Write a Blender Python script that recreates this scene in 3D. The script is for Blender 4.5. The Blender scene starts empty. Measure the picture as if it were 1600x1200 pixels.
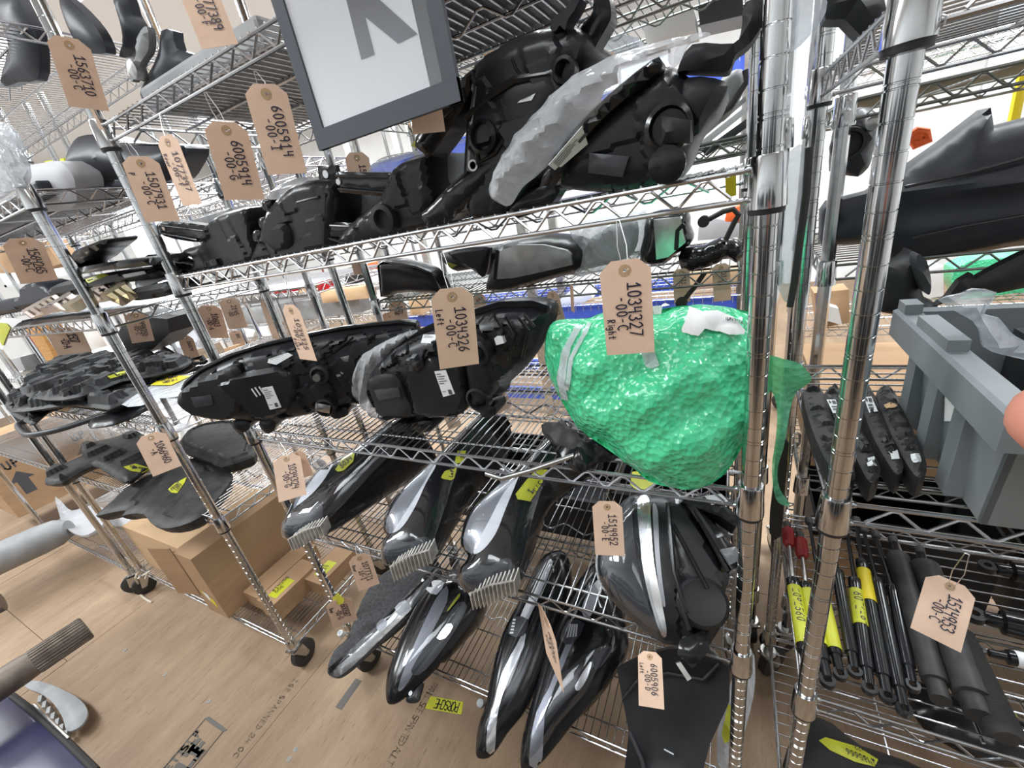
import bpy, math, random
import numpy as np
from mathutils import Vector, Matrix
from mathutils.geometry import delaunay_2d_cdt
from mathutils.bvhtree import BVHTree
rnd = random.Random(7)
SC = bpy.context.scene
COL = SC.collection
# ---------------------------------------------------------------- camera
FPX = 647.3
YAW, PITCH, ROLL = -.5256, -.3996, -.1957
CAM = np.array([-.0323, -.5583, 1.50])
fw = np.array([math.sin(YAW)*math.cos(PITCH), math.cos(YAW)*math.cos(PITCH), math.sin(PITCH)])
_rt = np.array([math.cos(YAW), -math.sin(YAW), 0.0]); _up = np.cross(_rt, fw)
cr = math.cos(ROLL)*_rt + math.sin(ROLL)*_up
cu = -math.sin(ROLL)*_rt + math.cos(ROLL)*_up
cam = bpy.data.cameras.new('camera'); cam.sensor_width = 36; cam.sensor_fit = 'HORIZONTAL'
cam.lens = FPX/1600*36; cam.clip_start = .02; cam.clip_end = 100
cam_o = bpy.data.objects.new('camera', cam); COL.objects.link(cam_o)
M = Matrix.Identity(4)
for i in range(3):
    M[i][0] = cr[i]; M[i][1] = cu[i]; M[i][2] = -fw[i]; M[i][3] = CAM[i]
cam_o.matrix_world = M
SC.camera = cam_o
# ---------------------------------------------------------------- world, exposure
SC.view_settings.view_transform = 'Standard'; SC.view_settings.look = 'None'
SC.view_settings.gamma = 1; SC.view_settings.exposure = -1.42
w = bpy.data.worlds.new('sky'); SC.world = w; w.use_nodes = True
w.node_tree.nodes['Background'].inputs[0].default_value = (.83, .92, 1, 1)
w.node_tree.nodes['Background'].inputs[1].default_value = 6
def area(name, loc, sx, sy, power, col=(.92, .97, 1.0), rot=(0, 0, 0)):
    l = bpy.data.lights.new(name, 'AREA'); l.shape = 'RECTANGLE'; l.size = sx; l.size_y = sy
    l.energy = power; l.color = col
    o = bpy.data.objects.new(name, l); o.location = loc; o.rotation_euler = rot; COL.objects.link(o)
    return o
# the ceiling luminaires' own light (their housings are built with the room)
LUM = [(-5.6, -1.25), (-3.2, -1.25), (-.8, -1.25), (1.6, -1.25), (-5.6, 1.45), (-3.2, 1.45), (-.8, 1.45), (1.6, 1.45), (-5.6, 3.6), (-2.6, 3.6), (.6, 3.6)]
for (lx, ly) in LUM:
    area('ceiling_lamp_light', (lx, ly, 3.22), 1.5, .5, 200 if lx < -3 and ly < 0 else (66 if lx < 0 else 20) if ly < 0 else 240 if ly < 2 else 170)
# ---------------------------------------------------------------- materials
MAT = {}
def mat(name, col, rough=.5, metal=0.0, spec=.5, noise=None, bump=None, emit=None, coat=0, alpha=None, trans=None, gl=False):
    m = bpy.data.materials.new(name); m.use_nodes = True
    nt = m.node_tree; b = nt.nodes['Principled BSDF']
    b.inputs['Base Color'].default_value = (*col, 1); b.inputs['Roughness'].default_value = rough
    b.inputs['Metallic'].default_value = metal; b.inputs['Specular IOR Level'].default_value = spec
    b.inputs['Coat Weight'].default_value = coat
    if emit: b.inputs['Emission Color'].default_value = (*col, 1); b.inputs['Emission Strength'].default_value = emit
    tc = nt.nodes.new('ShaderNodeTexCoord')
    if noise:                                      # noise = (scale, second colour, detail, stretch)
        sc, c2, det, st = noise
        mp = nt.nodes.new('ShaderNodeMapping'); mp.inputs['Scale'].default_value = st
        nz = nt.nodes.new('ShaderNodeTexNoise'); nz.inputs['Scale'].default_value = sc; nz.inputs['Detail'].default_value = det
        rp = nt.nodes.new('ShaderNodeValToRGB')
        rp.color_ramp.elements[0].position = .35; rp.color_ramp.elements[1].position = .68
        rp.color_ramp.elements[0].color = (*c2, 1); rp.color_ramp.elements[1].color = (*col, 1)
        nt.links.new(tc.outputs['Object'], mp.inputs[0]); nt.links.new(mp.outputs[0], nz.inputs['Vector'])
        nt.links.new(nz.outputs['Fac'], rp.inputs[0]); nt.links.new(rp.outputs[0], b.inputs['Base Color'])
    if bump:                                       # bump = (scale, strength, distance, kind)
        sc, stg, dist, kind = bump
        nz = nt.nodes.new('ShaderNodeTexVoronoi' if kind == 'v' else 'ShaderNodeTexNoise'); nz.inputs['Scale'].default_value = sc
        bp = nt.nodes.new('ShaderNodeBump'); bp.inputs['Strength'].default_value = stg; bp.inputs['Distance'].default_value = dist
        nt.links.new(tc.outputs['Object'], nz.inputs['Vector'])
        nt.links.new(nz.outputs['Distance' if kind == 'v' else 'Fac'], bp.inputs['Height']); nt.links.new(bp.outputs[0], b.inputs['Normal'])
    if alpha is not None:                          # clear films and lenses: part see-through, part glossy
        out = nt.nodes['Material Output']; tr = nt.nodes.new('ShaderNodeBsdfTransparent'); mx = nt.nodes.new('ShaderNodeMixShader')
        lw = nt.nodes.new('ShaderNodeLayerWeight'); lw.inputs[0].default_value = .35
        mr = nt.nodes.new('ShaderNodeMapRange'); mr.inputs['To Min'].default_value = alpha; mr.inputs['To Max'].default_value = min(1, alpha+.38)
        if trans: tr.inputs[0].default_value = (*trans, 1)
        nt.links.new(lw.outputs['Facing'], mr.inputs['Value']); nt.links.new(mr.outputs[0], mx.inputs[0])
        if gl:
            g = nt.nodes.new('ShaderNodeBsdfGlossy'); g.inputs['Roughness'].default_value = rough; g.inputs['Color'].default_value = (.95, .97, 1, 1)
        nt.links.new(tr.outputs[0], mx.inputs[1]); nt.links.new((g if gl else b).outputs[0], mx.inputs[2]); nt.links.new(mx.outputs[0], out.inputs[0])
    MAT[name] = m
    return m
mat('chrome', (.64, .65, .66), .13, 1, noise=(3, (.52, .53, .54), 3, (1, 1, 1)))
mat('chrome_wire', (.50, .51, .53), .26, 1)
mat('green_wire', (.20, .225, .215), .34, .85)
mat('zinc', (.60, .60, .58), .32, 1, noise=(30, (.45, .45, .44), 3, (1, 1, 1)))
mat('black_ring', (.015, .015, .017), .5)
mat('black', (.013, .0135, .016), .30, spec=.32, noise=(14, (.022, .023, .026), 5, (1, 1, 1)), bump=(160, .08, .002, 'n'))
mat('black_gloss', (.012, .0125, .0145), .16, spec=.4)
mat('black_matte', (.017, .018, .020), .5, spec=.28, noise=(9, (.030, .031, .034), 6, (1, 1, 1)), bump=(300, .15, .001, 'n'))
mat('bumper_blue', (.022, .026, .038), .42, spec=.35, noise=(5, (.032, .036, .046), 6, (1, 1, 1)))
mat('dusty_black', (.020, .0205, .022), .5, spec=.3, noise=(26, (.052, .050, .048), 7, (1, 1, 1)))
mat('felt', (.05, .05, .054), .95, noise=(120, (.10, .10, .105), 4, (1, 1, 1)), bump=(400, .5, .003, 'n'))
mat('lens', (.55, .58, .62), .05, alpha=.03, trans=(.90, .91, .93), gl=True)
mat('lens_smoke', (.10, .11, .12), .06, alpha=.03, trans=(.72, .73, .76), gl=True)
mat('lens_haze', (.62, .64, .66), .2, alpha=.34, trans=(.9, .9, .9), noise=(22, (.40, .41, .43), 6, (1, 1, 1)))
mat('film', (.93, .95, .98), .12, alpha=.24, trans=(.95, .96, .98), bump=(38, .7, .012, 'n'))
mat('film_thick', (.80, .83, .87), .16, alpha=.36, trans=(.93, .95, .97), bump=(46, .8, .012, 'n'))
mat('silver', (.82, .83, .84), .22, .9)
mat('reflector', (.30, .31, .34), .28, .35)
mat('white_bar', (.78, .80, .84), .35)
mat('grey_bezel', (.055, .058, .065), .36, .1, spec=.4)
mat('fin_metal', (.78, .77, .74), .45, .6, noise=(60, (.45, .44, .42), 3, (1, 1, 1)))
mat('card', (.47, .30, .17), .85, noise=(6, (.40, .25, .14), 5, (1, 1, 4)), bump=(90, .1, .002, 'n'))
mat('card_light', (.62, .42, .25), .85, noise=(5, (.56, .37, .21), 5, (1, 1, 4)))
mat('card_tape', (.40, .27, .16), .25, coat=.3)
mat('tag', (.90, .65, .49), .8, noise=(40, (.85, .60, .45), 4, (1, 1, 1)))
mat('tag_ring', (.58, .39, .23), .8)
mat('ink', (.020, .018, .045), .5)
mat('stamp', (.15, .14, .13), .9)
mat('stamp_faint', (.235, .18, .125), .9)
mat('tape_y', (.62, .64, .04), .45, noise=(30, (.55, .56, .03), 3, (1, 1, 1)))
mat('yellow', (.85, .68, .02), .45)
mat('olive', (.35, .36, .06), .6)
mat('label', (.82, .84, .86), .55)
mat('paper', (.86, .86, .86), .8)
mat('print', (.08, .08, .09), .6)
mat('bubble', (.085, .70, .34), .18, spec=.6, bump=(105, .9, .004, 'v'), coat=.5)
mat('bubble_thin', (.30, .80, .54), .2, alpha=.45, trans=(.55, .95, .72), bump=(105, .9, .004, 'v'))
mat('grey_bin', (.17, .19, .205), .42, noise=(7, (.22, .245, .26), 5, (1, 1, 1)))
mat('grey_part', (.36, .37, .38), .5, noise=(10, (.27, .28, .29), 6, (1, 1, 1)))
mat('pale_part', (.48, .48, .50), .5, noise=(4, (.40, .40, .42), 4, (1, 1, 1)))
mat('blue', (.06, .12, .62), .5)
mat('dark_blue', (.028, .028, .085), .3, coat=.3, noise=(5, (.045, .045, .11), 5, (1, 1, 1)))
mat('shaft', (.15, .12, .10), .45, .5, noise=(30, (.26, .22, .19), 6, (1, 1, 1)))
mat('wall', (.84, .87, .89), .9, noise=(2.2, (.76, .77, .77), 8, (1, 1, 1)), bump=(14, .15, .01, 'n'))
mat('ceiling', (.90, .91, .92), .9)
mat('white_frame', (.85, .86, .87), .5)
mat('glass', (.9, .95, 1), .03, alpha=.03, gl=True)
mat('red_rubber', (.30, .018, .02), .45)
mat('red_plastic', (.42, .01, .02), .25)
mat('orange', (.85, .14, .03), .5)
mat('wood', (.55, .30, .10), .6, noise=(14, (.44, .22, .07), 5, (1, 1, 8)))
mat('goldzinc', (.72, .62, .38), .3, .85, noise=(5, (.74, .62, .60), 4, (1, 1, 1)))
mat('mirror', (.74, .75, .73), .22, .8, noise=(30, (.50, .51, .50), 2, (1, 1, 1)))
mat('skin', (.72, .30, .22), .5, bump=(300, .1, .001, 'n'))
mat('string', (.66, .60, .50), .9)
mat('wire', (.70, .70, .70), .3, 1)
mat('rubber', (.035, .033, .032), .7)
mat('lamp', (1, .98, .94), .5, emit=7)
mat('sign_white', (.76, .78, .82), .28, coat=.2)
mat('sign_grey', (.075, .08, .11), .5)
mat('sign_edge', (.10, .11, .13), .8, bump=(900, .35, .001, 'v'))
mat('magenta', (.75, .1, .5), .6)
# plywood: grain runs along y, sheet by sheet
def ply():
    m = bpy.data.materials.new('plywood'); m.use_nodes = True; nt = m.node_tree; b = nt.nodes['Principled BSDF']
    tc = nt.nodes.new('ShaderNodeTexCoord')
    def nz(scale, st, det, rough=.6):
        mp = nt.nodes.new('ShaderNodeMapping'); mp.inputs['Scale'].default_value = st
        n = nt.nodes.new('ShaderNodeTexNoise'); n.inputs['Scale'].default_value = scale; n.inputs['Detail'].default_value = det
        n.inputs['Roughness'].default_value = rough
        nt.links.new(tc.outputs['Object'], mp.inputs[0]); nt.links.new(mp.outputs[0], n.inputs['Vector']); return n
    g = nz(5, (3.2, .7, 1), 10, .72); big = nz(1.3, (1, .7, 1), 4); fine = nz(46, (3.5, .45, 1), 4)
    rp = nt.nodes.new('ShaderNodeValToRGB'); e = rp.color_ramp.elements
    e[0].position = .3; e[0].color = (.31, .215, .14, 1); e[1].position = .72; e[1].color = (.455, .335, .23, 1)
    nt.links.new(g.outputs['Fac'], rp.inputs[0])
    rp2 = nt.nodes.new('ShaderNodeValToRGB'); e = rp2.color_ramp.elements
    e[0].position = .34; e[0].color = (.68, .63, .58, 1); e[1].position = .66; e[1].color = (1.08, 1.06, 1.03, 1)
    nt.links.new(big.outputs['Fac'], rp2.inputs[0])
    rp3 = nt.nodes.new('ShaderNodeValToRGB'); e = rp3.color_ramp.elements
    e[0].position = .28; e[0].color = (.62, .55, .48, 1); e[1].position = .40; e[1].color = (1, 1, 1, 1)
    nt.links.new(fine.outputs['Fac'], rp3.inputs[0])
    def mul(a, c):
        x = nt.nodes.new('ShaderNodeMixRGB'); x.blend_type = 'MULTIPLY'; x.inputs[0].default_value = 1
        nt.links.new(a, x.inputs[1]); nt.links.new(c, x.inputs[2]); return x.outputs[0]
    nt.links.new(mul(mul(rp.outputs[0], rp2.outputs[0]), rp3.outputs[0]), b.inputs['Base Color'])
    b.inputs['Roughness'].default_value = .62
    bp = nt.nodes.new('ShaderNodeBump'); bp.inputs['Strength'].default_value = .2; bp.inputs['Distance'].default_value = .003
    nt.links.new(g.outputs['Fac'], bp.inputs['Height']); nt.links.new(bp.outputs[0], b.inputs['Normal'])
    MAT['plywood'] = m
ply()
# ---------------------------------------------------------------- pixel -> place on a plane of the room
def ray(u, v): return fw + (u-800)/FPX*cr + (600-v)/FPX*cu
def atX(u, v, x): d = ray(u, v); return CAM + d*((x-CAM[0])/d[0])
def atY(u, v, y): d = ray(u, v); return CAM + d*((y-CAM[1])/d[1])
def atZ(u, v, z): d = ray(u, v); return CAM + d*((z-CAM[2])/d[2])
def unit(a): a = np.asarray(a, float); return a/np.linalg.norm(a)
class Plane:
    """o, and an orthonormal frame ex, ey, n (n is the visible side)"""
    def __init__(s, o, ex, n):
        s.o = np.asarray(o, float); s.n = unit(n); ex = np.asarray(ex, float); s.ex = unit(ex-s.n*np.dot(ex, s.n)); s.ey = np.cross(s.n, s.ex)
    def px(s, u, v):
        d = ray(u, v); t = np.dot(s.o-CAM, s.n)/np.dot(d, s.n); p = CAM+d*t-s.o
        return np.array([np.dot(p, s.ex), np.dot(p, s.ey)])
    def trace(s, pts): return np.array([s.px(*p) for p in pts])
    def world(s, q, h=0): return s.o + s.ex*q[0] + s.ey*q[1] + s.n*h
def PY(y): return Plane((0, y, 0), (1, 0, 0), (0, -1, 0))
def PZ(z): return Plane((0, 0, z), (1, 0, 0), (0, 0, 1))
def PX(x): return Plane((x, 0, 0), (0, 1, 0), (1, 0, 0))
def PV(x0, y0, yaw):
    a = math.radians(yaw); return Plane((x0, y0, 0), (math.cos(a), math.sin(a), 0), (math.sin(a), -math.cos(a), 0))
def PT(y0, z0, tilt, yaw=0, x0=0):
    """plane through (x0,y0,z0), rising to the back at tilt degrees, turned by yaw degrees"""
    a = math.radians(tilt); n = Vector((0, -math.sin(a), math.cos(a))); n.rotate(Matrix.Rotation(math.radians(yaw), 3, 'Z'))
    e = Vector((1, 0, 0)); e.rotate(Matrix.Rotation(math.radians(yaw), 3, 'Z'))
    return Plane((x0, y0, z0), e, n)
# ---------------------------------------------------------------- objects
def rootloc(o):
    l = np.zeros(3)
    while o is not None: l += np.array(o.location); o = o.parent
    return l
def setp(o, label=None, cat=None, group=None, kind=None):
    if label: o['label'] = label
    if cat: o['category'] = cat
    if group: o['group'] = group
    if kind: o['kind'] = kind
    return o
def thing(name, label, cat, loc, group=None):
    o = bpy.data.objects.new(name, None); o.empty_display_size = .05; o.location = [float(c) for c in loc]; COL.objects.link(o)
    return setp(o, label, cat, group)
def obj(name, V, F, m, parent=None, smooth=40, kind=None):
    V = np.asarray(V, float).reshape(-1, 3)
    if parent is None:
        l = np.array([(V[:, 0].min()+V[:, 0].max())/2, (V[:, 1].min()+V[:, 1].max())/2, V[:, 2].min()])
    else: l = rootloc(parent)
    me = bpy.data.meshes.new(name); me.from_pydata((V-l).tolist(), [], F)
    if smooth: 
        me.shade_smooth(); me.set_sharp_from_angle(angle=math.radians(smooth))
    me.materials.append(MAT[m]); me.validate()
    o = bpy.data.objects.new(name, me); COL.objects.link(o)
    if parent is None: o.location = l.tolist()
    else: o.parent = parent
    if kind: o['kind'] = kind
    return o
class MB:
    def __init__(s): s.V = []; s.F = []
    def add(s, V, F):
        k = len(s.V); s.V += [tuple(map(float, v)) for v in V]; s.F += [tuple(i+k for i in f) for f in F]; return s
    def box(s, lo, hi):
        (a, b, c), (d, e, f) = lo, hi
        return s.add([(a, b, c), (d, b, c), (d, e, c), (a, e, c), (a, b, f), (d, b, f), (d, e, f), (a, e, f)],
                     [(0, 3, 2, 1), (4, 5, 6, 7), (0, 1, 5, 4), (1, 2, 6, 5), (2, 3, 7, 6), (3, 0, 4, 7)])
    def obox(s, o, ax, ay, az):
        """box from corner o along three vectors"""
        o, ax, ay, az = map(lambda q: np.asarray(q, float), (o, ax, ay, az)); P = []
        for k in (0, 1):
            P += [o+az*k, o+ax+az*k, o+ax+ay+az*k, o+ay+az*k]
        return s.add(P, [(0, 3, 2, 1), (4, 5, 6, 7), (0, 1, 5, 4), (1, 2, 6, 5), (2, 3, 7, 6), (3, 0, 4, 7)])
    def tube(s, pts, r, n=8, closed=False, caps=True):
        pts = [np.asarray(p, float) for p in pts]; m = len(pts); rs = r if hasattr(r, '__len__') else [r]*m
        V = []; F = []; prev = None
        for i, p in enumerate(pts):
            a = pts[(i-1) % m] if (closed or i) else p; b = pts[(i+1) % m] if (closed or i < m-1) else p
            t = b-a; t = t/(np.linalg.norm(t)+1e-12)
            if prev is None:
                q = np.array([0, 0, 1.]) if abs(t[2]) < .9 else np.array([1., 0, 0]); e1 = unit(np.cross(t, q))
            else:
                e1 = prev-t*np.dot(prev, t); e1 = unit(e1) if np.linalg.norm(e1) > 1e-6 else unit(np.cross(t, [.3, .5, .8]))
            e2 = np.cross(t, e1); prev = e1
            for k in range(n):
                c = 2*math.pi*k/n; V.append(p+rs[i]*(math.cos(c)*e1+math.sin(c)*e2))
        for i in range(m if closed else m-1):
            for k in range(n):
                a = i*n+k; b = i*n+(k+1) % n; c = ((i+1) % m)*n+(k+1) % n; d = ((i+1) % m)*n+k; F.append((a, b, c, d))
        if caps and not closed: F.append(tuple(range(n))[::-1]); F.append(tuple((m-1)*n+k for k in range(n)))
        return s.add(V, F)
    def lathe(s, o, ax, prof, n=16, caps=True):
        """prof: (distance along ax, radius)"""
        ax = unit(ax); o = np.asarray(o, float)
        return s.tube_prof(o, ax, prof, n, caps)
    def tube_prof(s, o, ax, prof, n, caps):
        q = np.array([0, 0, 1.]) if abs(ax[2]) < .9 else np.array([1., 0, 0]); e1 = unit(np.cross(ax, q)); e2 = np.cross(ax, e1)
        V = []; F = []; m = len(prof)
        for (h, r) in prof:
            for k in range(n):
                c = 2*math.pi*k/n; V.append(o+ax*h+r*(math.cos(c)*e1+math.sin(c)*e2))
        for i in range(m-1):
            for k in range(n):
                F.append((i*n+k, i*n+(k+1) % n, (i+1)*n+(k+1) % n, (i+1)*n+k))
        if caps: F.append(tuple(range(n))[::-1]); F.append(tuple((m-1)*n+k for k in range(n)))
        return s.add(V, F)
    def prism(s, pl, poly, h0, h1):
        """a flat polygon given in plane coordinates, from height h0 to h1 over the plane"""
        n = len(poly); V = [pl.world(q, h0) for q in poly]+[pl.world(q, h1) for q in poly]
        F = [tuple(range(n))[::-1], tuple(range(n, 2*n))]+[(i, (i+1) % n, n+(i+1) % n, n+i) for i in range(n)]
        return s.add(V, F)
    def sphere(s, c, r, n=12, m=8, sc=(1, 1, 1)):
        prof = [(math.cos(math.pi*(1-i/m))*r, max(1e-5, math.sin(math.pi*i/m)*r)) for i in range(m+1)]
        k = len(s.V); s.tube_prof(np.zeros(3), np.array([0, 0, 1.]), prof, n, True)
        for i in range(k, len(s.V)):
            v = s.V[i]; s.V[i] = (v[0]*sc[0]+c[0], v[1]*sc[1]+c[1], v[2]*sc[2]+c[2])
        return s
    def build(s, name, m, parent=None, smooth=40, kind=None): return obj(name, s.V, s.F, m, parent, smooth, kind)
def smooth_poly(P, k=4):
    P = np.asarray(P, float); n = len(P); out = []
    for i in range(n):
        a, b, c, d = P[i-1], P[i], P[(i+1) % n], P[(i+2) % n]
        for j in range(k):
            t = j/k
            out.append(.5*((2*b)+(c-a)*t+(2*a-5*b+4*c-d)*t*t+(3*b-a-3*c+d)*t**3))
    return np.array(out)
def resample(P, step):
    P = np.asarray(P, float); out = []
    for i in range(len(P)):
        a, b = P[i], P[(i+1) % len(P)]; L = np.linalg.norm(b-a); k = max(1, int(round(L/step)))
        for j in range(k): out.append(a+(b-a)*j/k)
    return np.array(out)
def inside(P, x, y):
    r = False; n = len(P); j = n-1
    for i in range(n):
        if (P[i][1] > y) != (P[j][1] > y) and x < (P[j][0]-P[i][0])*(y-P[i][1])/(P[j][1]-P[i][1])+P[i][0]: r = not r
        j = i
    return r
def bdist(P, Q):
    A = P; B = np.roll(P, -1, 0); D = B-A; L2 = (D**2).sum(1)+1e-15; d = np.full(len(Q), 1e9)
    for a, dd, l2 in zip(A, D, L2):
        t = np.clip(((Q-a)@dd)/l2, 0, 1); d = np.minimum(d, np.linalg.norm(Q-(a+t[:, None]*dd), axis=1))
    return d
def mesh2d(P, step):
    """triangulate the inside of a polygon with extra points on a grid"""
    n = len(P); lo = P.min(0); hi = P.max(0); G = []
    y = lo[1]+step/2; row = 0
    while y < hi[1]:
        x = lo[0]+(step/2 if row % 2 else step*.95)
        while x < hi[0]:
            if inside(P, x, y): G.append((x, y))
            x += step
        y += step*.87; row += 1
    G = np.array(G).reshape(-1, 2)
    if len(G): G = G[bdist(P, G) > step*.45]
    Q = np.vstack([P, G]) if len(G) else P
    v, e, f, _, _, _ = delaunay_2d_cdt([Vector(q) for q in Q], [(i, (i+1) % n) for i in range(n)], [], 1, 1e-7)
    return np.array([(a.x, a.y) for a in v]), [tuple(t) for t in f]
def pillow(name, pl, P, front, back, m, parent=None, step=.012, sm=3, kind=None, smooth=38, world_fix=None):
    """a solid over the outline P (plane coordinates): front(d,x,y) is its height over the plane, back(d,x,y) its depth under it, d the distance from the edge"""
    P = np.asarray(P, float)
    if sm: P = smooth_poly(P, sm)
    P = resample(P, step)
    Q, T = mesh2d(P, step)
    d = bdist(P, Q); x, y = Q[:, 0], Q[:, 1]
    hf = np.broadcast_to(front(d, x, y), d.shape); hb = np.broadcast_to(back(d, x, y), d.shape)
    n = len(Q); base = pl.o+Q[:, :1]*pl.ex+Q[:, 1:]*pl.ey
    V = np.vstack([base+hf[:, None]*pl.n, base-hb[:, None]*pl.n])
    cnt = {}
    for t in T:
        for i in range(3): cnt[(t[i], t[(i+1) % 3])] = 1
    F = []
    ccw = True
    for t in T:
        a, b, c = (Q[i] for i in t)
        if (b[0]-a[0])*(c[1]-a[1])-(b[1]-a[1])*(c[0]-a[0]) < 0: t = t[::-1]
        F.append(t); F.append(tuple(i+n for i in t[::-1]))
    E = {}
    for t in F[::2]:
        for i in range(3): E[(t[i], t[(i+1) % 3])] = 1
    for (a, b) in E:
        if (b, a) not in E: F.append((b, a, a+n, b+n))
    if world_fix is not None: V = world_fix(V)
    o = obj(name, V, F, m, parent, smooth, kind)
    o_b = BVHTree.FromPolygons([Vector(v) for v in V], F)
    return o, o_b
def hit(b, u, v, extra=None):
    d = Vector(ray(u, v)).normalized()
    if isinstance(b, list):
        c = [q for q in (x.ray_cast(Vector(CAM), d) for x in b) if q[0] is not None]
        if not c: return None
        loc, nor, i, dist = min(c, key=lambda q: q[3])
    else: loc, nor, i, dist = b.ray_cast(Vector(CAM), d)
    if loc is None: return None
    if nor.dot(d) > 0: nor = -nor
    return np.array(loc), np.array(nor)
def decal(name, b, px, m, parent, off=.0012, step=5, sm=0, thick=.0008):
    """a thin sticker, strip or film that lies on the surface b inside the traced outline"""
    P = np.asarray(px, float)
    if sm: P = smooth_poly(P, sm)
    P = resample(P, step); Q, T = mesh2d(P, step)
    H = [hit(b, *q) for q in Q]; ok = [h is not None for h in H]
    if not any(ok): return None
    V = [h[0]+h[1]*off if h else None for h in H]; N = [h[1] if h else None for h in H]
    keep = [t for t in T if all(ok[i] for i in t)]
    idx = {}; VV = []; F = []
    for t in keep:
        for i in t:
            if i not in idx: idx[i] = len(VV); VV.append(V[i])
        a, bb, c = (np.asarray(V[i]) for i in t)
        f = [idx[i] for i in t]
        if np.dot(np.cross(bb-a, c-a), N[t[0]]) < 0: f = f[::-1]
        F.append(tuple(f))
    if not F: return None
    n = len(VV); rev = {v: k for k, v in idx.items()}
    VV += [VV[i]-N[rev[i]]*thick for i in range(n)]
    E = {(t[i], t[(i+1) % 3]) for t in F for i in range(3)}
    F2 = F+[tuple(i+n for i in t[::-1]) for t in F]+[(q, p, p+n, q+n) for (p, q) in E if (q, p) not in E]
    return obj(name, VV, F2, m, parent, 40)
# ---------------------------------------------------------------- pen strokes
def arc(cx, cy, rx, ry, a0, a1, n=8): return [(cx+rx*math.cos(math.radians(a0+(a1-a0)*i/n)), cy+ry*math.sin(math.radians(a0+(a1-a0)*i/n))) for i in range(n+1)]
GL = {
 '0': [arc(.3, .5, .26, .5, 90, 450, 12)], '1': [[(.08, .72), (.34, 1), (.34, 0)], [(.02, .0), (.62, .0)]],
 '2': [arc(.28, .72, .26, .28, 170, -30, 6)+[(.04, 0), (.6, 0)]], '3': [arc(.26, .76, .24, .24, 150, -80, 6)+arc(.26, .26, .3, .27, 80, -150, 6)],
 '4': [[(.06, 1), (.06, .5), (.52, .5)], [(.5, .95), (.5, 0)]], '5': [[(.54, 1), (.12, 1), (.1, .55)]+arc(.26, .3, .3, .3, 110, -150, 7)],
 '6': [[(.5, 1), (.2, .7)]+arc(.3, .28, .25, .28, 150, 510, 10)], '7': [[(.04, 1), (.56, 1), (.22, 0)]],
 '8': [arc(.3, .75, .22, .25, 270, 630, 10), arc(.3, .25, .28, .25, 90, 450, 10)], '9': [arc(.28, .72, .24, .27, 0, 360, 10)+[(.46, 0)]],
 '-': [[(.1, .5), (.42, .5)]], 'A': [[(0, 0), (.3, 1), (.6, 0)], [(.12, .38), (.48, .38)]], 'B': [[(.06, 0), (.06, 1), (.4, .95), (.46, .75), (.1, .52), (.5, .4), (.52, .12), (.06, 0)]],
 'C': [arc(.36, .5, .34, .5, 50, 310, 8)], 'D': [[(.06, 0), (.06, 1), (.4, .9), (.56, .5), (.4, .1), (.06, 0)]], 'E': [[(.54, 1), (.06, 1), (.06, 0), (.56, 0)], [(.06, .52), (.44, .52)]],
 'F': [[(.54, 1), (.06, 1), (.06, 0)], [(.06, .52), (.44, .52)]], 'G': [arc(.34, .5, .32, .5, 50, 330, 8)+[(.62, .45), (.38, .45)]], 'H': [[(.05, 0), (.05, 1)], [(.55, 0), (.55, 1)], [(.05, .5), (.55, .5)]],
 'I': [[(.05, 1), (.5, 1)], [(.28, 1), (.28, 0)], [(.05, 0), (.5, 0)]], 'K': [[(.05, 0), (.05, 1)], [(.52, 1), (.08, .45), (.56, 0)]], 'L': [[(.08, 1), (.08, 0), (.54, 0)]],
 'M': [[(.0, 0), (.06, 1), (.32, .3), (.58, 1), (.64, 0)]], 'N': [[(.05, 0), (.05, 1), (.55, 0), (.55, 1)]], 'O': [arc(.3, .5, .28, .5, 90, 450, 12)], 'P': [[(.06, 0), (.06, 1), (.42, .95), (.5, .75), (.4, .52), (.06, .48)]],
 'R': [[(.06, 0), (.06, 1), (.42, .95), (.5, .75), (.4, .55), (.06, .5), (.55, 0)]], 'S': [arc(.3, .74, .24, .26, 40, 270, 7)+arc(.3, .25, .26, .25, 90, -140, 7)], 'T': [[(0, 1), (.6, 1)], [(.3, 1), (.3, 0)]],
 'U': [[(.05, 1), (.05, .2), (.2, 0), (.42, 0), (.55, .2), (.55, 1)]], 'V': [[(0, 1), (.3, 0), (.6, 1)]], 'W': [[(0, 1), (.16, 0), (.32, .7), (.48, 0), (.64, 1)]], 'Y': [[(0, 1), (.3, .5), (.6, 1)], [(.3, .5), (.3, 0)]], 'X': [[(0, 0), (.6, 1)], [(0, 1), (.6, 0)]],
 'Z': [[(0, 1), (.6, 1), (0, 0), (.6, 0)]], 'e': [[(.06, .3), (.5, .34)]+arc(.28, .3, .24, .3, 10, 300, 7)], 'f': [[(.5, .9), (.34, 1), (.26, .8), (.26, 0)], [(.08, .52), (.46, .52)]],
 't': [[(.28, .95), (.28, .08), (.5, 0)], [(.06, .62), (.52, .62)]], 'i': [[(.2, .6), (.2, 0)], [(.2, .85), (.21, .9)]], 'g': [arc(.26, .36, .22, .26, 0, 360, 8)+[(.48, -.2), (.3, -.35), (.06, -.22)]],
 'h': [[(.08, 1), (.08, 0)], [(.08, .45), (.3, .6), (.46, .45), (.48, 0)]], 'r': [[(.1, .6), (.1, 0)], [(.1, .4), (.3, .6), (.46, .55)]], 'a': [arc(.26, .28, .22, .28, 0, 360, 8), [(.48, .56), (.5, 0)]], ' ': [],
 '.': [[(.1, 0), (.14, .02)]],
}
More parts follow.
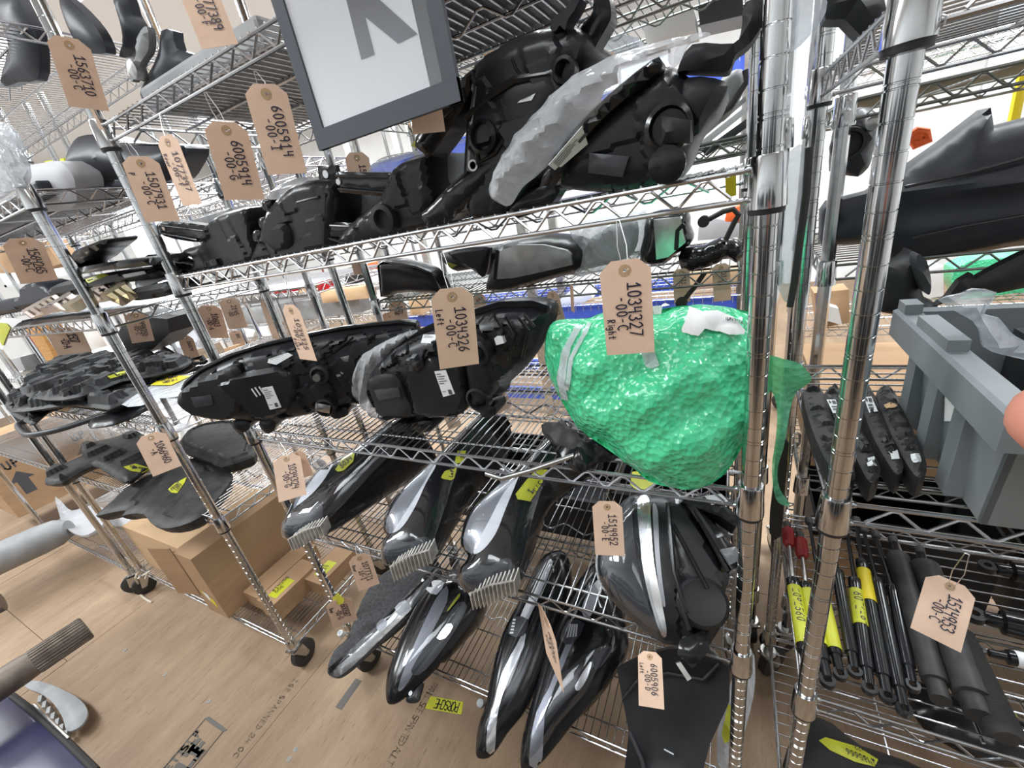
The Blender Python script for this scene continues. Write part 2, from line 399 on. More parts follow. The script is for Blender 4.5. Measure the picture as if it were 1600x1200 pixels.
def strokes(txt, sp=.82):
    out = []; x = 0
    for ch in txt:
        for s in GL.get(ch, []): out.append([(x+a+rnd.uniform(-.02, .02), b+rnd.uniform(-.03, .03)) for a, b in s])
        x += sp*(.55 if ch in 'iI. ' else 1)
    return out, x
def ribbon(lines, wd):
    """quads for pen lines in 2d"""
    Q = []
    for L in lines:
        for a, b in zip(L[:-1], L[1:]):
            a = np.array(a); b = np.array(b); t = b-a; n = np.linalg.norm(t)
            if n < 1e-9: continue
            t /= n; p = np.array([-t[1], t[0]])*wd/2; e = t*wd*.4
            Q.append([a-e-p, b+e-p, b+e+p, a-e+p])
    return Q
def write(name, mapf, txt, h, wd, m, parent, sp=.82, x0=0, y0=0, xs=1.0):
    """mapf takes text coordinates in metres (x along, y up) to a point in the room"""
    L, wtot = strokes(txt, sp/xs); L = [[(x0+a*h*xs, y0+b*h) for a, b in s] for s in L]
    V = []; F = []
    for q in ribbon(L, wd):
        k = len(V); pts = [mapf(*p) for p in q]
        if any(p is None for p in pts): continue
        V += pts; F.append((k, k+1, k+2, k+3))
    if not V: return None
    return obj(name, V, F, m, parent, 0)
def pxwrite(b, o, ax, ay, txt, hpx, wpx, m, parent, off=.0026, name='lettering', sp=.82):
    """hand lettering on surface b: o is the pixel where it starts, ax the reading direction, ay the letters' up direction"""
    ax = np.array(ax, float)/np.hypot(*ax); ay = np.array(ay, float)/np.hypot(*ay)
    def f(x, y):
        q = np.array(o)+ax*x+ay*y; h = hit(b, *q); return None if h is None else h[0]+h[1]*off
    return write(name, f, txt, hpx, wpx, m, parent, sp)
# ================================================================ the room
def struct(o, kind='structure'): o['kind'] = kind; return o
X0, X1, Y0, Y1, ZC = -9.6, 3.4, -3.0, 5.6, 3.4
floor = struct(MB().box((X0, Y0, -.10), (X1, Y1, -.021)).build('floor', 'card', smooth=0))
sheet_me = None
seams = [-1.43+1.219*k for k in range(-7, 5)]
for i, sx in enumerate(seams[:-1]):
    off = 0.0 if i % 2 else 1.22
    ys = [Y0]+[y for y in (-2.9+off+2.44*k for k in range(0, 5)) if Y0+.3 < y < Y1-.3]+[Y1]
    for a, b in zip(ys[:-1], ys[1:]):
        x0, x1 = max(X0, sx), min(X1, seams[i+1])
        if x1-x0 < .1: continue
        dz = rnd.uniform(-.0006, .0006)
        o = MB().box((x0+.0012, a+.001, -.0205), (x1-.0012, b-.001, dz)).build('plywood_sheet', 'plywood', floor, 0)
def wall(name, lo, hi): return struct(MB().box(lo, hi).build(name, 'wall', smooth=0))
ceil = struct(MB().box((X0, Y0, ZC), (X1, Y1, ZC+.1)).build('ceiling', 'ceiling', smooth=0))
# back wall with two windows, left wall with one
def wall_holes(name, axis, pos, th, a0, a1, z1, holes):
    m = MB(); cuts = sorted({a0, a1, *[h[0] for h in holes], *[h[1] for h in holes]})
    for p, q in zip(cuts[:-1], cuts[1:]):
        hs = sorted([h for h in holes if h[0] <= p and h[1] >= q], key=lambda h: h[2]); z = 0
        spans = []
        for h in hs: spans.append((z, h[2])); z = h[3]
        spans.append((z, z1))
        for s, e in spans:
            if axis == 'y': m.box((p, pos, s), (q, pos+th, e))
            else: m.box((pos-th, p, s), (pos, q, e))
    return struct(m.build(name, 'wall', smooth=0))
HB = [(2.0, 3.0, 1.62, 2.5), (-5.2, -4.0, 1.5, 2.5), (-1.9, -.7, 1.9, 2.8)]
wall_holes('wall_back', 'y', Y1, .16, X0, X1, ZC, HB)
HL = [(1.75, 2.55, 1.75, 2.35), (.2, .95, 1.75, 2.35), (3.5, 4.6, 1.6, 2.6)]
wall_holes('wall_left', 'x', X0, .16, Y0, Y1, ZC, HL)
wall('wall_right', (X1, Y0, 0), (X1+.1, Y1, ZC)); wall('wall_front', (X0, Y0-.1, 0), (X1, Y0, ZC))
k = 0
for axis, hs, pos in (('y', HB, Y1+.08), ('x', HL, X0-.08)):
    for (a, b, z0, z1) in hs:
        k += 1; m = MB(); t = .035
        def bx(p, q, s, e, d):
            if axis == 'y': m.box((p, pos-d, s), (q, pos+d, e))
            else: m.box((pos-d, p, s), (pos+d, q, e))
        bx(a, a+t, z0, z1, .03); bx(b-t, b, z0, z1, .03); bx(a, b, z0, z0+t, .03); bx(a, b, z1-t, z1, .03); bx((a+b)/2-.015, (a+b)/2+.015, z0, z1, .025)
        wf = struct(m.build('window_%d' % k, 'white_frame', smooth=0))
        for (p, q) in ((a+t, (a+b)/2-.015), ((a+b)/2+.015, b-t)):
            m = MB(); bx(p, q, z0+t, z1-t, .003); m.build('pane', 'glass', wf, 0)
for (lx, ly) in LUM:
    t = thing('ceiling_light', 'white strip ceiling light with a glowing diffuser', 'ceiling light', (lx, ly, 3.25), 'strip lights on the ceiling')
    MB().box((lx-.80, ly-.10, 3.30), (lx+.80, ly+.10, 3.40)).build('housing', 'white_frame', t, 0)
    MB().box((lx-.77, ly-.08, 3.262), (lx+.77, ly+.08, 3.30)).build('diffuser', 'lamp', t, 0)
# ================================================================ wire shelving
def shared(name, mb, m, smooth=40):
    me = bpy.data.meshes.new(name); me.from_pydata(mb.V, [], mb.F)
    if smooth: me.shade_smooth(); me.set_sharp_from_angle(angle=math.radians(smooth))
    me.materials.append(MAT[m]); return me
def inst(name, me, parent, loc, kind=None, rot=None):
    o = bpy.data.objects.new(name, me); COL.objects.link(o); o.parent = parent; o.location = [float(c) for c in loc]
    if rot: o.rotation_euler = rot
    if kind: o['kind'] = kind
    return o
RG = .030
_c = {}
def zig(m, p, d, L, z0, z1, pitch, r):
    n = max(1, int(L/pitch)); st = (L-n*pitch)/2; pts = []
    p = np.asarray(p, float); d = np.asarray(d, float)
    for i in range(n):
        s = st+i*pitch
        for f, z in ((.06, z0), (.44, z1), (.56, z1), (.94, z0)): pts.append(p+d*(s+f*pitch)+np.array([0, 0, z]))
    m.tube(pts, r, 6)
def shelf_mesh(W, D, met, hi):
    key = ('s', W, D, met, hi)
    if key not in _c:
        m = MB(); r = .0030; n = 8 if hi else 5
        for (a, b) in (((.014, 0), (W-.014, 0)), ((.014, D), (W-.014, D)), ((0, .014), (0, D-.014)), ((W, .014), (W, D-.014))):
            for z in (0, -RG): m.tube([(a[0], a[1], z), (b[0], b[1], z)], r, n)
        for (p, d, L) in (((.02, 0, 0), (1, 0, 0), W-.04), ((.02, D, 0), (1, 0, 0), W-.04), ((0, .02, 0), (0, 1, 0), D-.04), ((W, .02, 0), (0, 1, 0), D-.04)):
            zig(m, p, d, L, -RG+.004, -.004, .061, .0020)
        if hi:                                           # weld blobs where the rails meet the collars
            for x in (.0175, W-.0175):
                for y in (0, D):
                    for z in (0, -RG): m.sphere((x, y, z), .0052, 8, 6, (1.2, 1, 1))
        _c[key] = shared('shelf_frame', m, met)
    return _c[key]
def deck_mesh(W, D, met, along, pitch, hi):
    key = ('d', W, D, met, along, pitch, hi)
    if key not in _c:
        m = MB(); n = 6 if hi else 4
        if along == 'y':
            k = int((W-.05)/pitch); x = (W-k*pitch)/2
            for i in range(k+1): m.tube([(x+i*pitch, -.001, .0035), (x+i*pitch, D+.001, .0035)], .0015, n)
            for f in (.09, .36, .64, .91):
                m.tube([(.012, D*f, -.0005), (W-.012, D*f, -.0005)], .0026, n)
            zig(m, (.03, D*.5, 0), (1, 0, 0), W-.06, -.026, -.002, .10, .0022)
        else:
            k = int((D-.03)/pitch); y = (D-k*pitch)/2
            for i in range(k+1): m.tube([(-.001, y+i*pitch, .0035), (W+.001, y+i*pitch, .0035)], .0015, n)
            for f in (.18, .42, .66, .9): m.tube([(W*f, .01, -.0005), (W*f, D-.01, -.0005)], .0026, n)
        _c[key] = shared('wire_deck', m, met)
    return _c[key]
def post_mesh(H, z0, met, hi):
    key = ('p', H, z0, met, hi)
    if key not in _c:
        m = MB(); R = .0127; pr = [(z0, R*.8), (z0+.002, R)]
        if hi:
            i = 0; z = z0+.02
            while z < H-.03:
                for dz in ((0, .0045) if i % 5 == 0 else (0,)):
                    pr += [(z+dz-.0010, R), (z+dz-.0004, R-.0011), (z+dz+.0004, R-.0011), (z+dz+.0010, R)]
                z += .0254; i += 1
        pr += [(H-.003, R), (H, R*.8)]
        m.lathe((0, 0, 0), (0, 0, 1), pr, 20 if hi else 10); _c[key] = shared('post', m, met, 30)
    return _c[key]
def small_meshes():
    m = MB(); m.lathe((0, 0, 0), (0, 0, 1), [(-.040, .0130), (-.040, .0192), (-.036, .0192), (.010, .0168), (.012, .0160), (.012, .0130)], 20, False); _c['collar'] = shared('collar', m, 'chrome', 30)
    m = MB(); m.lathe((0, 0, 0), (0, 0, 1), [(-.046, .0128), (-.046, .0178), (-.0395, .0184), (-.0395, .0128)], 18, False); _c['ring'] = shared('ring', m, 'black_ring', 30)
    m = MB(); m.lathe((0, 0, .105), (0, 0, 1), [(0, .021), (.006, .024), (.012, .021)], 14); m.lathe((0, 0, .11), (0, 0, 1), [(0, .009), (.05, .009)], 10)
    for s in (-1, 1):
        m.obox((-.020, s*.019-.0015, .098), (.040, 0, 0), (0, .003, 0), (0, 0, .006)); m.add([(-.022, s*.019, .106), (.022, s*.019, .106), (.034, s*.019, .045), (.012, s*.019, .045), (-.022, s*.022, .106), (.022, s*.022, .106), (.034, s*.022, .045), (.012, s*.022, .045)], [(0, 1, 2, 3), (7, 6, 5, 4), (0, 4, 5, 1), (1, 5, 6, 2), (2, 6, 7, 3), (3, 7, 4, 0)])
    m.obox((-.022, -.022, .100), (.044, 0, 0), (0, .044, 0), (0, 0, .006)); m.lathe((.022, -.024, .050), (0, 1, 0), [(0, .006), (.048, .006)], 8)
    _c['fork'] = shared('caster_fork', m, 'zinc')
    m = MB(); m.lathe((0, -.015, 0), (0, 1, 0), [(0, .012), (0, .044), (.004, .050), (.026, .050), (.030, .044), (.030, .012)], 20); _c['wheel'] = shared('wheel', m, 'rubber')
small_meshes()
def rack(label, x0, y0, W, D, zs, H=2.05, hi=True, along='y', pitch=.020, group=None, met=('chrome', 'chrome_wire'), casters=True):
    """one shelving unit; x0,y0 is the axis of its front left post"""
    t = thing('wire_shelving_unit', label, 'shelving unit', (x0, y0, 0), group)
    pm = post_mesh(H, .115 if casters else .0, met[0], hi)
    for (x, y) in ((0, 0), (W, 0), (0, D), (W, D)):
        p = inst('post', pm, t, (x, y, 0))
        if casters:
            c = inst('caster', _c['fork'], t, (x, y, 0), rot=(0, 0, rnd.uniform(0, 6)))
            inst('wheel', _c['wheel'], c, (.022, 0, .05))
        else: inst('foot', _c['ring'], t, (x, y, .046))
    for z in zs:
        s = inst('shelf', shelf_mesh(W, D, met[1], hi), t, (0, 0, z))
        inst('wire_deck', deck_mesh(W, D, met[1], along, pitch, hi), s, (0, 0, 0), 'stuff')
        for (x, y) in ((0, 0), (W, 0), (0, D), (W, D)):
            inst('collar', _c['collar'], s, (x, y, 0))
            if hi: inst('collar_ring', _c['ring'], s, (x, y, 0))
    return t
WA, DA = 1.219, .457
A4, A3, A2, A1, A0 = 1.805, 1.489, 1.066, .703, .211
B4, B3, B2, B1, B0 = 1.735, 1.427, 1.096, .743, .137
C4, C2, C1, C0 = 1.604, 1.070, .654, .20
rack('chrome wire shelving unit full of headlights with a lettered sign hanging on it', -WA, 0, WA, DA, (A0, A1, A2, A3, A4, 2.18), 2.3)
XB, YB = -1.4975-WA, -.078
rack('chrome wire shelving unit with black undertrays above cardboard boxes', XB, YB, WA, DA, (B0, B1, B2, B3, B4, 2.08), 2.3)
rack('chrome wire shelving unit holding gas struts and a grey bin', .0969, -.0078, WA, DA, (C0, C1, C2, C4, 2.15), 2.3, along='x', pitch=.0262)
rack('chrome wire shelving unit beside the undertray shelves with a marked carton', XB-.07-WA, -.10, WA, DA, (B0, .78, 1.5, 1.9), 2.3, hi=False)
# the row back to back behind
rack('shelving unit behind the headlights holding door mirrors', -1.165, .545, WA, DA, (.25, .72, 1.272, 1.545, 1.86), 2.3, hi=False, met=('chrome', 'green_wire'))
rack('shelving unit behind the struts holding a dark bumper', .150, .545, WA, DA, (.25, .70, 1.262, 1.562, 1.93), 2.3, hi=False, along='x', pitch=.0262, met=('chrome', 'green_wire'))
rack('shelving unit behind the undertrays holding wrapped long parts', -2.66, .52, WA, DA, (.2, .62, 1.02, 1.36, 1.80), 2.3, hi=False)
rack('shelving unit far behind the marked carton', -4.05, .52, WA, DA, (.2, .62, 1.10, 1.46, 1.84), 2.3, hi=False)
# the row across the aisle
rack('shelving unit across the aisle beside the blue rack', -3.75, 2.05, WA, DA, (.2, .84, 1.13, 1.6, 2.0), 2.3, hi=False, pitch=.04, group='shelving units across the aisle')
rack('shelving unit across the aisle with bagged parts, left of the others', -5.2, 2.05, WA, DA, (.2, .7, 1.15, 1.6, 2.0), 2.3, hi=False, pitch=.04, group='shelving units across the aisle')
rack('shelving unit across the aisle behind the bumper', .28, 1.78, WA, DA, (.2, .69, 1.2, 1.75), 2.3, hi=False, pitch=.04, group='shelving units across the aisle')
# blue beamed rack across the aisle
t = thing('longspan_rack', 'rack across the aisle with bright blue beams and mesh decks', 'rack', (-1.2, 2.0, 0))
for x in (-2.45, -1.22, .03):
    for y in (2.0, 2.55): MB().box((x-.03, y-.02, 0), (x+.03, y+.02, 2.3)).build('upright', 'zinc', t, 0)
for z in (.19, .80, 1.90):
    for y in (1.985, 2.54): MB().box((-2.45, y, z-.05), (.03, y+.035, z+.035)).build('beam', 'blue', t, 0)
    m = MB()
    for i in range(49): m.tube([(-2.42+i*.05, 1.97, z+.042), (-2.42+i*.05, 2.57, z+.042)], .002, 4)
    for i in range(7): m.tube([(-2.43, 1.98+i*.1, z+.038), (.02, 1.98+i*.1, z+.038)], .0022, 4)
    for i in range(49): m.tube([(-2.42+i*.05, 1.97, z+.042), (-2.42+i*.05, 1.972, z+.002)], .002, 4)
    m.build('mesh_deck', 'chrome_wire', t, 0, 'stuff')
rack('shelving unit in the far corner behind the wooden bar', -5.42, .50, WA, DA, (.2, .92, 1.45, 1.9), 2.3, hi=False, pitch=.04)
rack('last shelving unit toward the far wall', -6.75, .50, WA, DA, (.2, .90, 1.45, 1.9), 2.3, hi=False, pitch=.04)
# ================================================================ things on the headlight shelves
def rb(h, r): return lambda d, x, y: h-r+r*np.sqrt(np.clip(1-(1-np.clip(d/r, 0, 1))**2, 0, 1))
def dome(h, k, e=0): return lambda d, x, y: e+h*(1-np.exp(-d/k))
def cells(seed, size, amp, ang=0.15):
    '''blocky moulded relief: height steps on an irregular grid'''
    r = np.random.RandomState(seed); ex = np.cumsum(r.uniform(.5, 1.5, 80)*size)-40*size; ey = np.cumsum(r.uniform(.5, 1.5, 80)*size)-40*size
    T = r.choice([0, 0, .35, .8, 1.0, -.5], (90, 90)); O = r.uniform(-.5, .5, 90)*size; c_, s_ = math.cos(ang), math.sin(ang)
    cx_, cy_ = ex[40], ey[40]
    def f(x, y):
        x = x-x.mean(); y = y-y.mean(); u = c_*x+s_*y; v = -s_*x+c_*y; i = np.clip(np.searchsorted(ex, u), 0, 80); j = np.clip(np.searchsorted(ey, v+O[i]), 0, 80); return amp*T[i, j]
    return f
def pc(name, parent, pl, px, hf, hb, m, r, seed, size=.035, amp=.010, step=.0055, sm=3, edge=.014, ang=.15):
    '''a rounded solid with a blocky moulded front'''
    cf = cells(seed, size, amp, ang); b0 = rb(hf, r)
    return pillow(name, pl, pl.trace(px), lambda d, x, y: b0(d, x, y)+cf(x, y)*(d > edge), rb(hb, min(r, hf+hb)), m, parent, step, sm, None, 28)
def pp(name, parent, pl, px, hf, hb, m, r=.004, step=.010, sm=3, kind=None):
    return pillow(name, pl, pl.trace(px), rb(hf, min(r, hf+hb)), rb(hb, min(r, hf+hb)) if hb > 0 else (lambda d, x, y: hb), m, parent, step, sm, kind)
def disc(name, parent, pl, u, v, prof, m, n=20):
    """turned part standing on the plane at a pixel: prof = (height over the plane, radius)"""
    o = pl.world(pl.px(u, v)); return MB().lathe(o, pl.n, prof, n).build(name, m, parent)
def bar(name, parent, pl, pts, r, h, m, n=7):
    return MB().tube([pl.world(pl.px(*p), h) for p in pts], r, n).build(name, m, parent)
class Flat:
    '''the plane through three surface points, so that a stiff label lies flat on a rough surface'''
    def __init__(s, b, px):
        c = np.mean(px, 0); hs = [hit(b, *p) for p in list(px)+[c]+[(np.array(p)+c)/2 for p in px]]; hs = [h for h in hs if h is not None]
        s.ok = len(hs) >= 2
        if not s.ok: return
        n = unit(np.mean([h[1] for h in hs], 0)); k = max(np.dot(h[0], n) for h in hs); s.n = n; s.k = k
    def ray_cast(s, o, d):
        t = (s.k-np.dot(np.array(o), s.n))/np.dot(np.array(d), s.n); return (o+d*t, Vector(s.n), 0, t)
def sticker(parent, b, px, lines=None, m='label', ink='print', name='label_sticker', off=.0012):
    q = Flat(b, px)
    if q.ok: b = q
    o = decal(name, b, px, m, parent, off)
    if o is None: return
    if lines:
        a, bq, c = np.array(px[0], float), np.array(px[1], float), np.array(px[-1], float)
        V = []; F = []
        for (s0, s1, t0, t1) in lines:
            q = [a+(bq-a)*s+(c-a)*t for s, t in ((s0, t0), (s1, t0), (s1, t1), (s0, t1))]; hs = [hit(b, *p) for p in q]
            if any(h is None for h in hs): continue
            k = len(V); V += [h[0]+h[1]*(off+.001) for h in hs]; F.append((k, k+1, k+2, k+3))
        if V: obj('printed_text', V, F, ink, o, 0)
    return o
TXT = [(.10, .50, .10, .13), (.10, .75, .20, .225), (.10, .65, .29, .315), (.10, .8, .38, .405), (.10, .5, .47, .495), (.60, .88, .74, .92), (.10, .42, .78, .80)]
def base_of(pl, px): P = np.array([pl.world(q) for q in pl.trace(px)]); return (P[:, 0].mean(), P[:, 1].mean(), P[:, 2].min())
# ---- top of eye-level shelf: five housings seen from behind
pl = PY(.10); bx = [(312, 425), (329, 402), (306, 388), (340, 376), (345, 351), (365, 334), (391, 325), (411, 323), (420, 345), (424, 371), (428, 393), (416, 411), (391, 410), (354, 421)]
t = thing('headlight_assembly', 'small black headlight with two pairs of ribbed arms reaching past the post', 'headlight', base_of(pl, bx), 'headlights on the eye-level shelf')
_, b = pc('housing', t, pl, bx, .05, .10, 'black', .02, 1, .048, 0.004)
pp('bracket_arm', t, pl, [(268, 344), (343, 351), (344, 362), (330, 376), (272, 366)], .030, -.004, 'black_gloss', .004)
pp('bracket_arm', t, pl, [(250, 395), (314, 399), (329, 419), (312, 425), (252, 411)], .034, -.004, 'black_gloss', .004)
pp('lens', t, PY(.15), [(306, 372), (300, 350), (315, 338), (340, 330), (388, 320), (398, 326), (365, 338), (345, 355), (330, 372)], .02, .03, 'lens_haze', .012)
disc('bolt_hole', t, pl, 277, 354, [(.0305, .006), (.033, .006), (.033, .003)], 'goldzinc', 10)
for q in (((272, 350), (340, 358)), ((272, 362), (330, 372)), ((256, 404), (312, 410)), ((258, 409), (312, 420))): bar('rib', t, pl, q, .0025, .033, 'black_gloss')
pp('boss', t, pl, [(352, 402), (372, 398), (376, 410), (356, 414)], .060, -.03, 'black_gloss', .004, sm=0)
pl = PY(.09); bx = [(437, 337), (457, 309), (485, 286), (530, 280), (550, 290), (553, 330), (548, 370), (545, 386), (500, 395), (440, 405), (417, 404), (424, 380), (433, 360)]
t = thing('headlight_assembly', 'black headlight with a domed clear lens and a drilled tab on top', 'headlight', base_of(pl, bx), 'headlights on the eye-level shelf')
_, b = pc('housing', t, pl, bx, .05, .09, 'black', .02, 2, .048, 0.004)
pp('lens', t, PY(.13), [(407, 368), (411, 334), (425, 304), (457, 281), (496, 276), (520, 280), (500, 300), (460, 330), (440, 365), (428, 382)], .03, .03, 'lens_haze', .02)
pp('tab', t, pl, [(502, 259), (530, 258), (533, 284), (505, 287)], .012, .004, 'black_gloss', .003, sm=0)
disc('bolt_hole', t, pl, 517, 272, [(.0121, .007), (.0135, .007), (.0135, .003)], 'label', 10)
for (u, v) in ((444, 318), (438, 345), (428, 365)): pp('clip', t, pl, [(u-6, v-7), (u+6, v-8), (u+7, v+6), (u-5, v+7)], .045, -.02, 'black_gloss', .004)
pp('boss', t, pl, [(455, 352), (480, 345), (486, 378), (460, 384)], .062, -.03, 'black_matte', .01)
for q in (((470, 320), (530, 305)), ((465, 340), (460, 390)), ((540, 300), (535, 380))): bar('rib', t, pl, q, .003, .048, 'black')
pl = PY(.08); bx = [(560, 378), (549, 372), (570, 345), (600, 320), (620, 300), (632, 269), (646, 255), (689, 238), (694, 262), (696, 285), (703, 309), (702, 343), (690, 352), (650, 362), (600, 372)]
t = thing('headlight_assembly', 'black headlight with flat arms and white dust on its clear lens', 'headlight', base_of(pl, bx), 'headlights on the eye-level shelf')
_, b = pc('housing', t, pl, bx, .05, .10, 'black', .02, 3, .048, 0.004)
pp('bracket_arm', t, pl, [(545, 268), (632, 269), (640, 288), (628, 307), (550, 299)], .034, -.005, 'black_gloss', .004, sm=0)
pp('bracket_arm', t, pl, [(514, 342), (584, 346), (578, 368), (519, 369)], .036, -.005, 'black_gloss', .004, sm=0)
pp('lens', t, PY(.13), [(560, 300), (581, 264), (598, 248), (627, 240), (683, 233), (692, 240), (650, 256), (635, 280), (600, 335), (570, 345), (545, 345)], .02, .03, 'lens_haze', .012)
for q in (((548, 274), (630, 276)), ((552, 294), (626, 300)), ((518, 348), (580, 351)), ((521, 364), (566, 377))): bar('rib', t, pl, q, .0025, .036, 'black_gloss')
disc('socket', t, pl, 632, 337, [(.045, .024), (.06, .024), (.062, .016), (.052, .014)], 'black_matte', 18)
disc('bolt_hole', t, pl, 552, 283, [(.0345, .005), (.037, .005), (.037, .002)], 'label', 10)
# large housing
pl = PY(.07); bx = [(752, 160), (755, 125), (771, 97), (805, 75), (842, 59), (883, 50), (917, 53), (937, 70), (936, 95), (925, 118), (911, 131), (900, 200), (870, 260), (830, 310), (800, 335), (765, 342), (752, 335), (742, 300), (745, 220)]
t = thing('headlight_assembly', 'big glossy black headlight housing with a ringed round socket and upright bracket', 'headlight', base_of(pl, bx), 'headlights on the eye-level shelf')
_, b = pc('housing', t, pl, bx, .055, .13, 'black', .03, 4, .048, 0.006)
pp('bracket_arm', t, pl, [(680, 216), (755, 126), (768, 130), (748, 178), (702, 243), (692, 241)], .055, .004, 'black_gloss', .006)
pp('bracket_arm', t, pl, [(686, 331), (700, 318), (742, 277), (790, 248), (800, 262), (775, 300), (720, 345), (697, 348)], .058, .0, 'black_gloss', .006)
pp('upright_bracket', t, pl, [(912, 84), (916, 52), (935, 27), (936, -12), (953, -12), (963, 28), (958, 47), (938, 82), (932, 104), (918, 118)], .03, .01, 'black_gloss', .005)
pp('forked_clip', t, pl, [(884, 62), (890, 46), (905, 36), (918, 18), (928, 18), (920, 36), (910, 50), (905, 64), (898, 58), (892, 66)], .06, -.03, 'black', .004)
disc('socket', t, pl, 787, 217, [(.05, .020), (.066, .021), (.068, .016), (.045, .014)], 'black_gloss', 22)
disc('ring_mark', t, pl, 768, 258, [(.0555, .0075), (.057, .0075), (.057, .005), (.0555, .005)], 'label', 18)
for q, r in ((((770, 130), (788, 168)), .003), (((764, 205), (776, 222)), .003), (((763, 232), (778, 252)), .003), (((812, 163), (824, 188)), .003), (((760, 190), (800, 155), (832, 135), (885, 127), (896, 148)), .005), (((828, 105), (833, 118), (842, 132)), .002), (((718, 200), (742, 177)), .003), (((714, 330), (740, 312)), .002), (((778, 145), (770, 200), (776, 255), (800, 240), (835, 190)), .004)):
    bar('rib', t, pl, q, r, .056, 'black_gloss')
_, b2 = pp('recess_panel', t, pl, [(810, 160), (832, 137), (885, 129), (895, 150), (870, 190), (840, 215), (815, 200)], .060, -.045, 'black_matte', .006)
b = [b, b2]
sticker(t, b, [(813, 157), (837, 146), (831, 157), (809, 161)], [(.2, .8, .2, .4), (.2, .9, .55, .75)])
pp('film_skirt', t, PY(.10), [(688, 238), (742, 215), (744, 270), (704, 312), (700, 285)], .01, .01, 'film', .01)
disc('socket', t, pl, 905, 122, [(.045, .014), (.062, .014), (.064, .010), (.05, .008)], 'black', 16)
# bagged headlight
pl = PY(.05); hx = [(872, 284), (911, 219), (967, 166), (1039, 108), (1080, 125), (1133, 134), (1133, 150), (1121, 175), (1105, 191), (1086, 219), (1071, 259), (1046, 287), (1005, 300), (961, 300), (905, 296)]
t = thing('headlight_assembly', 'black headlight half inside a crinkled clear bag, a crank-shaped bracket at its end', 'headlight', base_of(pl, hx), 'headlights on the eye-level shelf')
_, b = pc('housing', t, pl, hx, .045, .14, 'black', .03, 5, .048, 0.005)
pp('bezel', t, pl, [(868, 280), (900, 226), (955, 168), (1030, 108), (1044, 112), (1036, 128), (968, 182), (915, 240), (890, 286)], .062, -.02, 'black_gloss', .008)
pp('bracket_arm', t, pl, [(1064, 119), (1086, 81), (1146, 80), (1158, 56), (1161, 25), (1177, 16), (1190, 22), (1188, 52), (1170, 80), (1149, 97), (1140, 119), (1118, 121), (1074, 119)], .045, -.005, 'black_matte', .008)
pp('rear_cap', t, pl, [(1080, 128), (1133, 134), (1130, 158), (1108, 188), (1088, 215), (1075, 190), (1060, 160)], .052, -.01, 'black_matte', .02)
disc('socket', t, pl, 1054, 204, [(.035, .026), (.060, .025), (.063, .020), (.05, .018)], 'black_gloss', 24)
pp('plug', t, pl, [(1048, 190), (1088, 196), (1087, 226), (1048, 228)], .085, -.04, 'black_matte', .006, sm=0)
disc('adjuster_knob', t, pl, 1056, 257, [(.04, .012), (.075, .013), (.078, .019), (.088, .019), (.090, .013)], 'black_gloss', 16)
pp('vent_window', t, pl, [(937, 240), (995, 245), (985, 275), (935, 269)], .053, -.04, 'grey_bezel', .004, sm=0)
pp('lower_tab', t, pl, [(800, 318), (830, 296), (880, 290), (862, 322), (826, 336), (802, 340)], .02, .02, 'black_gloss', .006)
bag = [(793, 300), (796, 275), (824, 225), (868, 175), (917, 131), (961, 109), (1005, 91), (1055, 81), (1099, 69), (1114, 73), (1086, 84), (1074, 103), (1061, 119), (1036, 106), (961, 175), (874, 262), (840, 290), (822, 316), (805, 313)]
_, bb = pillow('plastic_bag', pl, pl.trace(bag), lambda d, x, y: .062+.034*(1-np.exp(-d/.02))-.006*np.abs(np.sin(x*60+y*110))-.004*np.abs(np.sin(y*170-x*40)), lambda d, x, y: -.052+0*d, 'film', t, .006, 3)
sticker(t, bb, [(853, 247), (905, 186), (914, 214), (865, 257)], [(.1, .6, .2, .26), (.1, .75, .38, .44), (.1, .65, .56, .62), (.1, .5, .72, .78), (.72, .95, .6, .9)], off=.012)
# ---- second shelf: two long housings and the green parcel
def ribs(t, pl, L, r=.003, h=.04, m='black_gloss'):
    for q in L: bar('rib', t, pl, q, r, h, m)
pl = PV(-1.22, -.055, 27); hx = [(292, 606), (297, 595), (320, 575), (368, 552), (411, 538), (471, 524), (542, 510), (627, 501), (655, 506), (650, 540), (630, 580), (600, 612), (575, 628), (553, 632), (503, 643), (462, 652), (434, 657), (384, 656), (340, 645), (312, 634), (296, 617)]
t = thing('headlight_assembly', 'long black headlight back side up, standing left of the plastic-wrapped one', 'headlight', base_of(pl, hx), 'long headlights on the waist-high shelf')
_, b = pillow('housing', pl, pl.trace(hx), lambda d, x, y: .05*(1-np.exp(-d/.018))+cells(11, .034, .012, .25)(x, y)*(d > .016), lambda d, x, y: .030*(1-np.exp(-(d+.01)/.02)), 'black', t, .0055, 3, None, 28)
bar('rim', t, pl, [(292, 606), (297, 595), (320, 575), (368, 552), (411, 538), (471, 524), (542, 510), (627, 501), (652, 506)], .006, .012, 'black_gloss')
pp('front_ledge', t, pl, [(300, 608), (318, 588), (360, 570), (390, 560), (400, 600), (380, 640), (330, 636), (308, 625)], .062, -.03, 'black_matte', .01)
pp('display_recess', t, pl, [(325, 605), (355, 601), (358, 616), (331, 620)], .066, -.055, 'grey_bezel', .002, sm=0)
_, b2 = pp('raised_block', t, pl, [(360, 588), (400, 570), (450, 560), (480, 580), (470, 620), (430, 640), (400, 620)], .068, -.03, 'black', .012)
disc('bulb_socket', t, pl, 516, 570, [(.04, .022), (.070, .022), (.073, .017), (.066, .015), (.066, .008), (.082, .007)], 'black_matte', 22)
disc('bulb_contact', t, pl, 516, 571, [(.082, .009), (.085, .009), (.085, .004)], 'zinc', 14)
disc('cover_ring', t, pl, 523, 620, [(.045, .024), (.066, .024), (.068, .019), (.050, .017)], 'black', 24)
